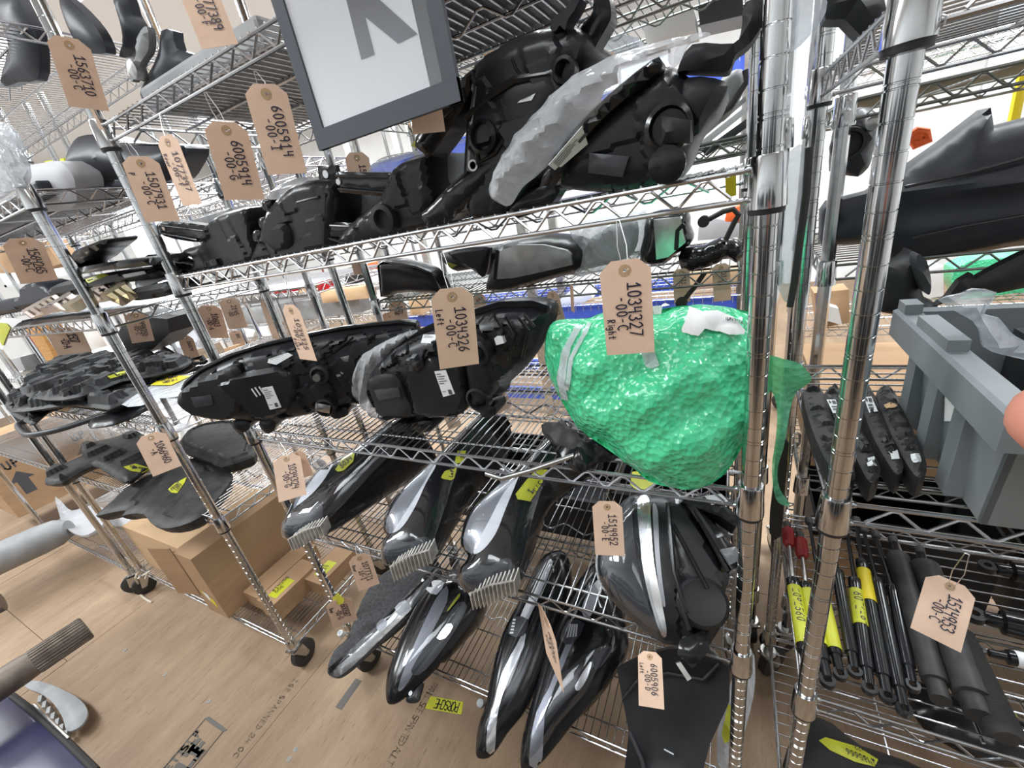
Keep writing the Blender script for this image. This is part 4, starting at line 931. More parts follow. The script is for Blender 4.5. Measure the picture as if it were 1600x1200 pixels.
MB().prism(PY(-.034), [PY(-.034).px(*p) for p in ((520, 934), (528, 926), (538, 936), (537, 942), (527, 946), (521, 943))], 0, .0006).build('tape_label', 'tape_y', o, 0)
tag('tag numbered 6005906 lying on the black trough', (1015, 1018), -.10, (1018, 1106), -.17, '6005906', '-00-D', 5, 'Left', .5, wire=rail(1022, 1005, -.02))
tag('tag turned edge-on between the two slim lamps', (853, 962), -.06, (868, 1050), -.06, '60059', '-00', 74, None, .5, wire=rail(851, 950, -.005))
tag('tag numbered 1563710 in front of the shelf corner near the ceiling', (104, 58), -.03, (140, 170), -.03, '1563710', '-00-C', 0, None, .52)
tag('tag numbered 77389 hanging highest, its upper end out of sight', (296, -48), -.02, (345, 74), -.03, '1077389', '-00-F', 5, None, .5)
tag('tag numbered 6005914 ending in I', (412, 131), -.022, (450, 272), -.022, '6005914', '-00-I', 6, None, .48, wire=rail(398, 112))
tag('tag numbered 6005914 ending in G', (350, 190), -.022, (383, 312), -.022, '6005914', '-00-G', 0, None, .52, wire=rail(320, 145))
tag('tag numbered 1507931 hanging by the post collar', (216, 244), -.035, (255, 346), -.035, '1507931', '-00-C', 14, 'Pull', .5, wire=rail(194, 218, -.015))
tag('slim turned tag numbered 1077397 beside tag 1507931', (258, 211), -.02, (302, 320), -.02, '1077397', '-00-F', 55, 'Rear', .5, wire=rail(250, 178))
tag('tag half hidden behind the lettered sign', (652, 85), -.01, (671, 208), -.01, '1507', '-C', 0, None, .5)
tag('small tag standing between the eye-level headlights', (556, 238), .20, (572, 320), .20, '15', None, 0, None, .48)
tag('tag poking up behind the bagged headlight', (948, 82), .20, (955, 135), .2, '1', None, 0, None, .5)
tag('tag numbered 1514953 tilted on the strut shelf', (1487, 907), 0, (1460, 1000), 0, '1514953', '-00-C', 0, None, .58, wire=rail(1510, 865, -.01), plane=PT(0, .745, 35))
tag('tag numbered 10666460 behind the post of the undertray shelf', (233, 678), -.125, (262, 736), -.14, '1066460', '-A', 0, None, .58)
tag('brown shaded tag numbered 1564265', (32, 372), -.10, (62, 440), -.10, '1564265', '-00-C', -10, None, .62)
GB = 'tags on the far shelves'
for lab, a, b, y, num, suf, yaw, wd in (
    ('tag numbered 1498250 on the dark part far behind', (211, 488), (224, 534), .18, '1498250', '-00-C', -5, .52), ('plain pink tag tilted before the white plastic', (98, 512), (118, 552), .0, '1507', '-00-A', 15, .9),
    ('narrow tag by the coiled black cable', (288, 524), (302, 560), .5, '16874', None, 40, .62), ('tag left of the far post, marked with a dash', (325, 477), (340, 528), .48, '10603', '-00-A', 20, .6),
    ('tag beside the far post with a round hole', (356, 466), (373, 513), .48, '2145', '-00', 18, .56), ('brown tag hanging edge-on along the far post', (414, 470), (436, 530), .42, None, None, 60, .5),
    ('low tag under the far post pair', (366, 517), (374, 537), .5, '1041', None, 10, .8), ('tag below the mirror shelf marked 111', (1064, 420), (1066, 472), .56, '111', '0-0', 0, .46), ('tag below the mirror shelf at its right end', (1126, 412), (1129, 470), .56, '2151', '-00', 0, .42),
    ('tag under the left end of the mirror shelf', (619, 470), (626, 506), .57, '1601', '-00', 0, .7), ('second tag under the left end of the mirror shelf', (606, 488), (612, 512), .57, '1', None, 0, .8), ('tan tag hanging by the mirror shelf post', (558, 405), (564, 428), .545, '14', None, 0, .9),
    ('tag over the end of the plastic-wrapped headlight', (862, 455), (878, 512), .40, '10343', None, 50, .5), ('thin tag seen edge-on under the mirror shelf', (893, 445), (896, 487), .50, None, None, 70, .4), ('tag under the middle of the mirror shelf', (747, 460), (750, 480), .57, '21', '0-0', 0, 1.0)):
    tag(lab, a, y, b, y, num, suf, yaw, None, wd, group=GB)
for lab, a, b in (('shaded tag seen through the shelf wires near the floor', (700, 640), (712, 668)), ('shaded tag under the wires by the white lamp strip', (766, 604), (790, 640))):
    tag(lab, a, .52, b, .50, '1034', '-00', 10, None, .7, group=GB)
# ---- lettered sign in a grey-edged pocket, hung on the upper front rail
pl = PY(-.05); x0, x1, z0, z1 = -.566, -.318, 1.622, 1.945
t = thing('hanging_sign', 'white lettered sign in a clear pocket with a grey woven border', 'sign', (x0, -.05, z0))
m = MB()
for lo, hi in (((x0, -.054, z0), (x0+.020, -.047, z1)), ((x1-.020, -.054, z0), (x1, -.047, z1)), ((x0, -.0545, z0), (x1, -.0465, z0+.024)), ((x0, -.0545, z1-.024), (x1, -.0465, z1))): m.box(lo, hi)
m.build('border', 'sign_edge', t, 0)
MB().box((x0+.006, -.0508, z0+.008), (x1-.040, -.0494, z1-.01)).build('sheet', 'sign_white', t, 0)
MB().box((x0+.006, -.0492, z0+.008), (x1-.010, -.0484, z1-.01)).build('pocket_back', 'grey_bezel', t, 0)
MB().box((x0+.008, -.0524, z0+.010), (x1-.010, -.0520, z1-.01)).build('clear_pocket', 'glass', t, 0)
A_ = lambda L: [pl.px(*p) for p in L]
cs = A_([(540, -10), (566, 93), (586, 85), (571, 26), (623, 68), (653, 53), (583, -10)])
P = np.array(cs); top = P[:, 1].max()
mb = MB(); mb.prism(pl, [tuple(p) for p in P], .0014, .0018); mb.build('letter', 'sign_grey', t, 0)
m = MB()
for x in (x0+.03, x1-.03): m.tube([(x, -.05, z1-.01), (x, -.03, z1+.03), (x, .0, z1-.135), (x, -.02, z1-.15)], .0012, 6)
m.build('hanger_hook', 'wire', t)
# ================================================================ undertray shelves and what lies around them
def tray(label, px, z, hf, hb, m='black_matte', rel=None, name='undertray', cat='undertray', grp=None, step=.009, parts=(), sm=2):
    pl = PZ(z) if not isinstance(z, Plane) else z
    t = thing(name, label, cat, base_of(pl, px), grp)
    f = (lambda d, x, y: hf*(1-np.exp(-d/.012))) if rel is None else rel
    _, b = pillow('tray', pl, pl.trace(px), f, lambda d, x, y: hb*(1-np.exp(-(d+.002)/.012)), m, t, step, sm, None, 28)
    return t, b, pl
def ribrel(h, k1, k2, ph=0):
    cf = cells(20+int(ph), .05, .022, .5); return lambda d, x, y: h*(1-np.exp(-d/.012))+cf(x, y)*(d > .015)+.006*((np.sin(x*k1+y*k2+ph) > .4) & (d > .02))
GU = 'stack of black undertrays'
t, b, pl = tray('uppermost ribbed black undertray of the stack', [(30, 607), (62, 580), (100, 560), (150, 553), (190, 556), (240, 552), (285, 558), (300, 566), (262, 582), (228, 590), (190, 596), (150, 612), (100, 625), (50, 622)], 1.19, .012, .014, rel=ribrel(.012, 60, 40), grp=GU)
tp = decal('tape_label', b, [(167, 588), (196, 579), (200, 583), (172, 592)], 'tape_y', t, .002)
t, b, pl = tray('middle undertray of the stack with a long grooved edge', [(8, 632), (28, 616), (80, 600), (140, 590), (200, 588), (262, 582), (288, 566), (310, 566), (290, 580), (252, 596), (220, 616), (170, 640), (120, 632), (60, 640), (20, 644)], 1.155, .014, .016, rel=ribrel(.014, 48, 55, 1), grp=GU)
t, b, pl = tray('lowest undertray of the stack with a large cut-out loop', [(12, 640), (60, 628), (130, 612), (200, 600), (240, 598), (225, 620), (190, 640), (150, 630), (120, 628), (80, 640), (55, 662), (40, 660)], 1.12, .016, .016, rel=ribrel(.012, 52, 30, 2), grp=GU)
m = MB(); P = [atZ(u, v, 1.115) for u, v in ((4, 625), (24, 630), (18, 640), (30, 648), (42, 656), (28, 664), (36, 676), (48, 680), (90, 672), (140, 656), (190, 640), (232, 620), (262, 600), (280, 584), (300, 575))]
m.tube([p for p in smooth_poly(np.array(P), 3)[:-3]], .009, 10); setp(m.build('seal_tube', 'grey_bezel'), 'bent grey rubber edge tube running along the undertray stack', 'tube')
t, b, pl = tray('smooth rounded black arm poking out below the undertray stack', [(138, 662), (150, 656), (190, 645), (230, 628), (240, 632), (220, 645), (180, 662), (150, 668), (140, 668)], 1.108, .016, .012, 'black', name='trim_arm', cat='trim piece')
t, b, pl = tray('clear bag with a yellow printed card lying on the black trays', [(190, 632), (232, 605), (262, 588), (300, 585), (296, 600), (275, 620), (250, 622), (220, 634)], 1.16, .006, .004, 'film_thick', name='plastic_bag', cat='bag')
cd = decal('printed_card', b, [(236, 603), (262, 588), (298, 589), (268, 603)], 'yellow', t, .004)
if cd:
    pxwrite(b, (250, 598), (1, -.25), (-.25, -1), 'FRONT BUMPER', 3.2, .7, 'ink', cd, .006); pxwrite(b, (256, 601), (1, -.2), (-.25, -1), 'LOWER 00-S', 3, .7, 'ink', cd, .006)
m = MB()
for k in range(4): m.tube([atZ(u+k*1.5, v-k*1.2, 1.15+.01*k) for u, v in ((250, 545), (262, 552), (282, 565), (300, 570), (318, 568), (312, 560), (296, 564), (280, 572))], .005, 7)
setp(m.build('cable_coil', 'rubber'), 'coil of black cable at the back end of the undertrays', 'cable')
# knee-high shelf
t, b, pl = tray('black duct panel with a tape label, its tongue reaching out over the shelf edge', [(70, 756), (76, 742), (100, 727), (133, 712), (128, 704), (135, 695), (185, 684), (215, 674), (240, 690), (262, 690), (250, 715), (222, 735), (205, 750), (188, 752), (165, 738), (145, 728), (117, 743), (97, 755)], PZ(.80), .018, .03, 'dusty_black', rel=lambda d, x, y: .018*(1-np.exp(-d/.012))+.02*((np.sin(x*38) > .3) & (np.sin(y*40+1) > 0) & (d > .015)))
tp = decal('tape_label', b, [(193, 730), (212, 725), (236, 732), (222, 739), (204, 736)], 'tape_y', t, .002)
if tp: pxwrite(b, (204, 731), (1, .15), (.1, -1), 'FRONT UPPER', 2.6, .6, 'ink', tp, .004)
t, b, pl = tray('long grey-black splash panel with a rounded back corner', [(280, 700), (287, 681), (315, 666), (348, 659), (375, 658), (388, 671), (404, 686), (402, 700), (396, 714), (347, 730), (330, 722), (303, 712)], PZ(.80), .014, .05, 'dusty_black', rel=lambda d, x, y: .014*(1-np.exp(-d/.014))+.008*(np.abs(d-.03) < .008))
t, b, pl = tray('broad black undertray with a yellow tape label, hanging over the boxes', [(150, 806), (162, 794), (176, 782), (200, 760), (244, 737), (281, 725), (312, 712), (337, 719), (362, 740), (353, 762), (331, 788), (313, 808), (281, 822), (252, 825), (234, 815), (224, 803), (203, 803), (190, 806), (196, 797), (160, 804)], PT(-.10, .742, 6, 0, -1.8), .010, .055, 'dusty_black', rel=lambda d, x, y: .012*(1-np.exp(-d/.02))+.010*np.exp(-((x-.02)**2+(y-.10)**2)/.0012)-.008*((np.sin(x*24+y*14) > .6) & (d > .04)), sm=2)
tp = decal('tape_label', b, [(263, 765), (273, 756), (292, 746), (289, 754), (277, 771), (268, 770)], 'tape_y', t, .002)
if tp:
    pxwrite(b, (270, 768), (.75, -.66), (-.66, -.75), 'FRONT', 4.4, .8, 'ink', tp, .004); pxwrite(b, (277, 768), (.75, -.66), (-.66, -.75), 'LEFT', 4, .8, 'ink', tp, .004)
# shelf above: bracket, beams, plate
t, b, pl = tray('gold-zinc pressed steel bracket with punched slots', [(44, 492), (60, 480), (100, 468), (118, 464), (128, 470), (150, 462), (170, 450), (200, 438), (208, 455), (216, 462), (204, 470), (190, 478), (172, 470), (140, 476), (120, 488), (96, 486), (70, 492), (52, 498)], PT(-.04, 1.462, 20, 0, -1.7), .004, .006, 'goldzinc', rel=lambda d, x, y: .004+.018*(np.sin(x*34+.6) > 0), name='bracket', cat='bracket', step=.01)
for (u, v) in ((76, 478), (96, 470), (160, 453), (176, 446)): decal('slot', b, [(u-6, v+2), (u+2, v-3), (u+6, v-2), (u-2, v+3)], 'black_ring', t, .001, 3)
for lab, px, y, m_ in (('black crossbeam with a bent upright end plate', [(124, 424), (126, 396), (135, 388), (160, 378), (178, 372), (180, 378), (160, 394), (150, 404), (132, 416), (180, 408), (240, 402), (256, 400), (256, 412), (180, 420), (140, 426)], -.0, 'black'), ('long black beam with yellow tape under the crossbeam', [(90, 448), (120, 436), (180, 424), (258, 418), (262, 432), (200, 440), (150, 452), (100, 462)], .04, 'black_matte'), ('dark rounded fender edge lying across the shelf', [(0, 470), (42, 462), (44, 448), (60, 440), (78, 442), (92, 452), (110, 440), (150, 430), (150, 445), (110, 462), (60, 475), (0, 492)], .06, 'bumper_blue'), ('black scalloped plastic strip by the post', [(214, 452), (240, 444), (272, 440), (280, 456), (262, 462), (236, 466), (220, 466)], .02, 'black_matte')):
    p2 = PY(y); t = thing('car_part', lab, 'car part', base_of(p2, px), 'dark parts on the shoulder-high shelf')
    _, b = pillow('body', p2, p2.trace(px), rb(.03, .012), rb(.06, .012), m_, t, .010, 2)
    if 'yellow' in lab:
        decal('tape_label', b, [(132, 438), (160, 428), (170, 430), (140, 442)], 'tape_y', t, .002); decal('label_sticker', b, [(192, 430), (226, 424), (230, 428), (196, 434)], 'label', t, .002)
t, b, pl = tray('frayed grey foam strip resting on the bracket end', [(212, 450), (216, 441), (240, 432), (262, 427), (266, 434), (246, 440), (228, 448), (216, 455)], PT(-.0, 1.47, 25, 0, -1.5), .02, .01, 'pale_part', name='foam_strip', cat='foam strip')
t, b, pl = tray('white paper note with yellow highlighting, curling over the shelf edge', [(0, 500), (10, 497), (30, 498), (34, 502), (20, 512), (8, 540), (0, 545)], PY(-.13), .002, .002, 'paper', name='paper_note', cat='note', step=.02)
decal('highlight_patch', b, [(0, 504), (12, 505), (18, 512), (10, 530), (24, 544), (30, 552), (20, 550), (6, 540), (0, 530)], 'tape_y', t, .003)
# top shelf
for lab, px, y, m_, ncat in (('tall curved black liner blade by the corner post', [(-6, -10), (22, -10), (40, 20), (56, 52), (62, 90), (58, 125), (30, 128), (0, 135), (10, 90), (14, 60), (4, 30)], .10, 'bumper_blue', 'liner'), ('curved black liner blade behind the part tag', [(92, -10), (112, 2), (140, 30), (158, 56), (166, 78), (160, 84), (130, 80), (112, 52), (100, 20)], .14, 'bumper_blue', 'liner'), ('dark liner blade with a small bolt lug', [(176, -10), (196, -10), (206, 20), (222, 50), (214, 70), (206, 88), (186, 88), (192, 66), (190, 38)], .2, 'bumper_blue', 'liner'),
    ('blue-black angular plastic cover beside the wire truss', [(252, 48), (270, 48), (276, 76), (320, 88), (335, 92), (290, 120), (262, 140), (235, 160), (222, 155), (220, 138), (240, 100), (250, 70)], .12, 'bumper_blue', 'cover')):
    p2 = PY(y); t = thing('wheel_arch_liner' if ncat == 'liner' else 'plastic_cover', lab, ncat, base_of(p2, px), 'dark parts on the highest shelf')
    pillow('body', p2, p2.trace(px), lambda d, x, y: .02*(1-np.exp(-d/.02)), lambda d, x, y: .02+0*d, m_, t, .014, 2)
    if 'angular' in lab:
        disc('latch', t, p2, 230, 112, [(.01, .02), (.03, .018), (.034, .010)], 'zinc', 14); pp('edge_strip', t, p2, [(236, 60), (250, 46), (252, 80), (240, 100), (226, 130), (222, 120), (232, 90)], .03, -.01, 'grey_part', .006)
p2 = PY(.10); px = [(112, 225), (122, 214), (146, 210), (170, 214), (196, 222), (262, 226), (292, 232), (282, 262), (260, 284), (200, 280), (128, 282), (106, 270), (108, 245)]
t = thing('seat_back_shell', 'large rounded blue-black plastic shell behind the corner post', 'shell', base_of(p2, px)); pillow('body', p2, p2.trace(px), dome(.05, .04), lambda d, x, y: .05+0*d, 'bumper_blue', t, .014, 3)
p2 = PY(-.09); px = [(-10, 200), (10, 198), (24, 220), (34, 250), (40, 272), (34, 290), (10, 300), (-10, 306)]
t = thing('plastic_bag', 'pale grey plastic bag hanging beside the shelf post', 'bag', base_of(p2, px)); pillow('body', p2, p2.trace(px), lambda d, x, y: .02*(1-np.exp(-d/.03))+.004*np.sin(x*90+y*60), lambda d, x, y: .01+0*d, 'film_thick', t, .012, 3)
p2 = PY(.02); px = [(42, 262), (70, 254), (92, 252), (108, 266), (116, 280), (118, 296), (120, 312), (110, 326), (70, 330), (40, 330), (50, 290)]
t = thing('folded_sheet', 'folded pale grey sheet lying on the shoulder-high shelf', 'sheet', base_of(p2, px)); pillow('body', p2, p2.trace(px), lambda d, x, y: .012*(1-np.exp(-d/.02)), lambda d, x, y: .06+0*d, 'pale_part', t, .014, 2)
# ---- cartons on the bottom shelf
def carton(label, lo, hi, m='card', name='cardboard_box', grp='cartons on the bottom shelf', tape=None, flap=None, seam=True, rot=0):
    t = thing(name, label, 'box', ((lo[0]+hi[0])/2, (lo[1]+hi[1])/2, lo[2]), grp)
    MB().box(lo, hi).build('body', m, t, 0)
    if seam: MB().box(((lo[0]+hi[0])/2-.022, lo[1]+.002, hi[2]), ((lo[0]+hi[0])/2+.022, hi[1]-.002, hi[2]+.0006)).build('packing_tape', 'card_tape', t, 0)
    if rot: t.rotation_euler[2] = math.radians(rot)
    return t
zb = B0+.006
t = carton('long low carton with plain sides, behind the open-flapped one', (-2.70, -.045, zb), (-2.02, .36, zb+.26), 'card_light', seam=False)
MB().box((-2.69, .10, zb+.26), (-2.03, .104, zb+.2606)).build('flap_gap', 'card', t, 0)
t = carton('tall carton with an open flap and torn yellow label', (-2.015, -.100, zb), (-1.872, .372, zb+.335), 'card', seam=False)
m = MB(); m.obox((-2.005, -.104, zb+.10), (-.115, -.030, .0), (0, .004, 0), (.0, .0, .26)); m.build('open_flap', 'card', t, 0)
MB().box((-1.8722, -.098, zb+.2), (-1.8714, .37, zb+.334)).build('packing_tape', 'card_tape', t, 0)
m = MB(); m.add([(-1.985, -.1008, zb+.135), (-1.90, -.1008, zb+.10), (-1.905, -.1008, zb+.05), (-1.95, -.1008, zb+.085)], [(0, 3, 2, 1)]); m.build('torn_label', 'yellow', t, 0)
m = MB(); m.add([(-1.965, -.1012, zb+.13), (-1.925, -.1012, zb+.125), (-1.93, -.1012, zb+.09), (-1.95, -.1012, zb+.085)], [(0, 3, 2, 1)]); m.build('paper_scrap', 'paper', t, 0)
def small_box(label, x0, y0, w, d, h, z, lab=True, txt='614250 00E'):
    t = carton(label, (x0, y0, z), (x0+w, y0+d, z+h), 'card', grp='small cartons on the bottom shelf', seam=False)
    MB().box((x0-.001, y0-.0015, z+h*.45), (x0+w+.001, y0+d*.95, z+h+.0025)).build('lid', 'card', t, 0)
    if lab:
        l = MB().box((x0+w*.30, y0+.03, z+h+.0025), (x0+w*.80, y0+d*.55, z+h+.0033)).build('label_sticker', 'tape_y', t, 0)
        for i, s in enumerate(txt.split()): write('lettering', lambda a, b: np.array([x0+w*.62-i*.020-b, y0+.05+a, z+h+.004]) if False else np.array([x0+w*(.40+.2*i)-b*0+0, y0, 0])+np.array([-.0, .05, z+h+.004])+np.array([b*-1., a*1., 0]), s, .016, .0022, 'ink', l)
    return t
small_box('small lidded carton with a yellow label, beside the tall carton', -1.72, -.03, .10, .22, .085, zb)
small_box('small lidded carton without writing, behind the labelled one', -1.84, -.02, .10, .30, .075, zb, False)
small_box('small carton with a yellow label standing farther back', -1.63, .12, .11, .20, .07, zb, True, '00E 614')
# carton with arrows on the next unit
t = thing('cardboard_box', 'big carton printed with UP and black arrows', 'box', (-4.45, .17, .206))
MB().box((-4.75, -.143, .206), (-4.20, .45, .70)).build('body', 'card', t, 0)
for y in (-.02, .33):
    m = MB(); P = [(-.028, 0), (.028, 0), (.028, .10), (.06, .10), (0, .17), (-.06, .10), (-.028, .10)]
    m.add([(-4.199, y+a, .33+b) for a, b in P], [tuple(range(7))]); m.build('arrow', 'print', t, 0)
    write('lettering', lambda a, b: np.array([-4.199, y-.035+a, .53+b]), 'UP', .05, .010, 'print', t, .85)
m = MB(); m.box((-4.1995, -.13, .61), (-4.199, -.05, .68)); m.build('label_sticker', 'label', t, 0)
# grey pipe and curved grey blade resting low, left
m = MB(); P = np.array([atZ(u, v, .245) for u, v in ((-60, 900), (0, 872), (60, 845), (90, 832), (108, 826))]); m.tube(P, [.085, .085, .085, .078, .05], 20)
setp(m.build('exhaust_pipe', 'grey_part'), 'thick weathered grey pipe with a crimped end', 'pipe')
p2 = PZ(.20); px = [(93, 786), (104, 794), (120, 808), (150, 800), (172, 806), (176, 820), (160, 838), (140, 848), (120, 842), (106, 828), (100, 812)]
t = thing('fender_blade', 'pale grey curved metal fender piece on the wire deck', 'fender', base_of(p2, px)); pillow('body', p2, p2.trace(px), lambda d, x, y: .05*np.exp(-d/.03)+.004, lambda d, x, y: .004-.045*np.exp(-d/.03), 'pale_part', t, .02, 3)
p2 = PZ(.16); px = [(155, 808), (180, 800), (205, 806), (222, 800), (210, 812), (190, 822), (168, 818)]
t = thing('plastic_bag', 'crumpled clear bag on the bottom wire deck behind the cartons', 'bag', base_of(p2, px)); pillow('body', p2, p2.trace(px), lambda d, x, y: .04*(1-np.exp(-d/.03))+.008*np.sin(x*60+y*80), lambda d, x, y: .004+0*d, 'film_thick', t, .02, 3)
m = MB(); Q = [atZ(u, v, z) for u, v, z in ((218, 898, .14), (212, 902, .15), (214, 908, .10), (222, 922, .02), (220, 930, .012), (240, 940, .012))]; m.tube(smooth_poly(np.array(Q), 4)[:-4], .005, 8)
m.tube([atZ(222, 900, .16), atZ(232, 893, .165), atZ(226, 906, .12), atZ(216, 903, .16)], .005, 8)
setp(m.build('string_tie', 'string'), 'knotted string tied to the bottom shelf edge, its end on the floor', 'string')
# ---- foreground left: splined shafts, dark blue panel, grey fan-shaped liner
def shaft(label, a, b, r, spl, L=.09):
    t = thing('drive_shaft', label, 'shaft', (a+b)/2-np.array([0, 0, r])); d = unit(b-a)
    MB().lathe(a, d, [(0, r), (np.linalg.norm(b-a)-L-.02, r), (np.linalg.norm(b-a)-L, r*.93)], 28).build('shaft_body', 'shaft', t)
    m = MB(); n = 52; q = np.array([0, 0, 1.]); e1 = unit(np.cross(d, q)); e2 = np.cross(d, e1); o = b-d*L; V = []
    for h in (0, L*.96, L):
        for k in range(n*2):
            rr = r*(.98 if (k//2) % 2 else .90)*(.93 if h == L else 1); c = math.pi*k/n; V.append(o+d*h+rr*(math.cos(c)*e1+math.sin(c)*e2))
    F = [(i*2*n+k, i*2*n+(k+1) % (2*n), (i+1)*2*n+(k+1) % (2*n), (i+1)*2*n+k) for i in range(2) for k in range(2*n)]+[tuple(4*n+k for k in range(2*n))]
    m.add(V, F); m.build('splined_end', 'shaft', t, 20); return t
shaft('brown steel shaft with a splined end, above the dark blue panel', atZ(-90, 1130, .78), atZ(136, 980, .78), .030, 1)
shaft('second brown splined shaft, mostly out of sight', atZ(-120, 1000, .80), atZ(2, 938, .80), .030, 1, .03)
p2 = PZ(.70); px = [(-30, 1076), (22, 1090), (60, 1120), (110, 1166), (150, 1205), (150, 1240), (-60, 1240)]
t = thing('painted_panel', 'dark blue painted body panel with a black edge seal', 'panel', base_of(p2, px)); pillow('sheet', p2, p2.trace(px), lambda d, x, y: .004*(1-np.exp(-d/.01)), lambda d, x, y: .02+0*d, 'dark_blue', t, .016, 0)
MB().tube([p2.world(p2.px(*p), .003) for p in ((20, 1088), (60, 1118), (110, 1164), (152, 1206))], .006, 8).build('edge_seal', 'rubber', t)
MB().tube([p2.world(p2.px(*p), .010) for p in ((58, 1105), (85, 1132), (112, 1158))], .0025, 6).build('trim_strip', 'zinc', t)
m = MB()
for y in (-.70, -.90, -1.1): m.box((-1.50, y-.02, .0), (-1.46, y+.02, .675)) if False else None
p2 = PZ(.05); px = [(36, 1066), (60, 1064), (90, 1074), (118, 1088), (134, 1104), (136, 1120), (124, 1136), (105, 1142), (98, 1122), (84, 1100), (64, 1084), (44, 1076)]
t = thing('fan_liner', 'grey fan-shaped plastic piece with a toothed edge on the plywood', 'plastic piece', base_of(p2, px)); _, b = pillow('blade', p2, p2.trace(px), lambda d, x, y: .012*(1-np.exp(-d/.02)), lambda d, x, y: .008+0*d, 'grey_part', t, .02, 3)
for i in range(7):
    f = i/6; u, v = 62+f*40, 1088+f*54; pp('tooth', t, p2, [(u-2, v), (u+4, v-3), (u+2, v+8), (u-4, v+9)], .004, .03, 'grey_part', .003, .01, 0)
# stand that carries the shafts and panel
t = thing('parts_stand', 'dark steel stand under the splined shafts', 'stand', (-1.75, -.95, 0))
m = MB(); m.box((-1.80, -1.02, .655), (-1.10, -.66, .678)); m.build('top', 'black_matte', t, 0)
for x in (-1.78, -1.12):
    for y in (-1.0, -.68): MB().box((x-.018, y-.018, 0), (x+.018, y+.018, .655)).build('leg', 'black_matte', t, 0)
# ================================================================ strut shelves and the rows behind
zc = C1+.005
def strut(label, rod, top, bot, r, rr=.004, knob=None, tape=None, red=False, eye=True, mat_b='black_gloss', txt=None, rib=False, z=None):
    z0 = (zc+r) if z is None else z
    a, b, c = atZ(*rod, z0), atZ(*top, z0), atZ(*bot, z0); d = unit(c-b)
    t = thing('gas_strut', label, 'strut', ((a+c)/2)-np.array([0, 0, r]), 'struts and dampers lying on the low shelf')
    L = np.linalg.norm(c-b)
    if rib:
        pr = [(0, r*.7)]+[(L*(.04+.92*i/60), r*(1.0 if i % 2 else .86)) for i in range(61)]+[(L, r*.7)]
    else: pr = [(0, r*.75), (.003, r), (.02, r), (.022, r*.93), (L-.03, r*.93), (L-.028, r*.7), (L, r*.7)]
    MB().lathe(b, d, pr, 18).build('cylinder', mat_b, t)
    MB().tube([a, b+d*.004], rr, 10).build('rod', 'zinc' if red else 'black_gloss', t)
    e = unit(b-a)
    MB().lathe(a-e*.012, e, [(0, .006), (.002, .0085), (.018, .0085), (.022, .0055)], 12).build('ball_socket', 'rubber', t)
    if eye: MB().lathe(c+d*.004-np.array([0, 0, .005]), (0, 0, 1), [(0, r*.5), (0, r*.95), (.01, r*.95), (.01, r*.5), (0, r*.5)], 16, False).build('end_eye', 'black', t)
    if red:
        pr = [(0, .008)]+[(.004+.05*i/16, .013 if i % 2 else .0105) for i in range(17)]+[(.058, .008)]
        MB().lathe(a+e*.008, e, pr, 16).build('bellows', 'red_rubber', t)
    if tape:
        f0, f1, mm = tape; o = MB().lathe(b+d*L*f0, d, [(0, r*1.0), (0, r*1.04), (L*(f1-f0), r*1.04), (L*(f1-f0), r*1.0)], 18, False).build('tape_label', mm, t)
        if txt:
            s = unit(np.cross(d, [0, 0, 1]))   # sideways
            def mp(x, y):
                ang = y/(r*1.05); p = b+d*(L*f0+.012+x); return p+r*1.065*(math.sin(ang)*(-s)+math.cos(ang)*np.array([0, 0, 1.]))
            s = -s if s[0] > 0 else s
            write('lettering', mp, txt, .013, .0017, 'ink', o, .85, 0, -.006, .9)
    return t
strut('strut with a red bellows and green-yellow tape numbered 1091560', (1230, 822), (1239, 905), (1262, 1045), .0125, red=True, tape=(.12, .78, 'tape_y'), txt='1091560')
strut('strut with a red bellows, second from the shelf side', (1250, 838), (1259, 912), (1292, 1060), .0125, red=True, tape=(.1, .7, 'tape_y'))
strut('slim black strut directly behind the chrome post', (1264, 815), (1280, 905), (1312, 1050), .011, tape=(.3, .8, 'tape_y'))
strut('black strut with tape along its far side, next to the post', (1296, 815), (1308, 892), (1335, 1046), .011)
strut('strut with yellow-green tape numbered 6071497', (1322, 822), (1335, 905), (1358, 1072), .0115, tape=(.14, .50, 'tape_y'), txt='6071497')
strut('strut wrapped in a bright yellow printed band', (1338, 815), (1346, 876), (1386, 1085), .0115, tape=(.10, .38, 'yellow'))
strut('plain black strut with a ball end, right of the yellow band', (1349, 828), (1370, 905), (1412, 1105), .0110)
strut('plain black strut with an open eye at its foot', (1368, 836), (1394, 916), (1425, 1068), .0105)
strut('thick grey-black damper with a rough sleeve', (1396, 846), (1402, 868), (1470, 1095), .019, .008, mat_b='dusty_black', eye=False)
strut('thick shock absorber with tape along its body', (1438, 862), (1444, 884), (1530, 1120), .024, .008, mat_b='dusty_black', tape=None, eye=False)
strut('shock absorber with a ribbed rubber gaiter', (1486, 968), (1494, 985), (1575, 1155), .021, .008, mat_b='rubber', rib=True, eye=False)
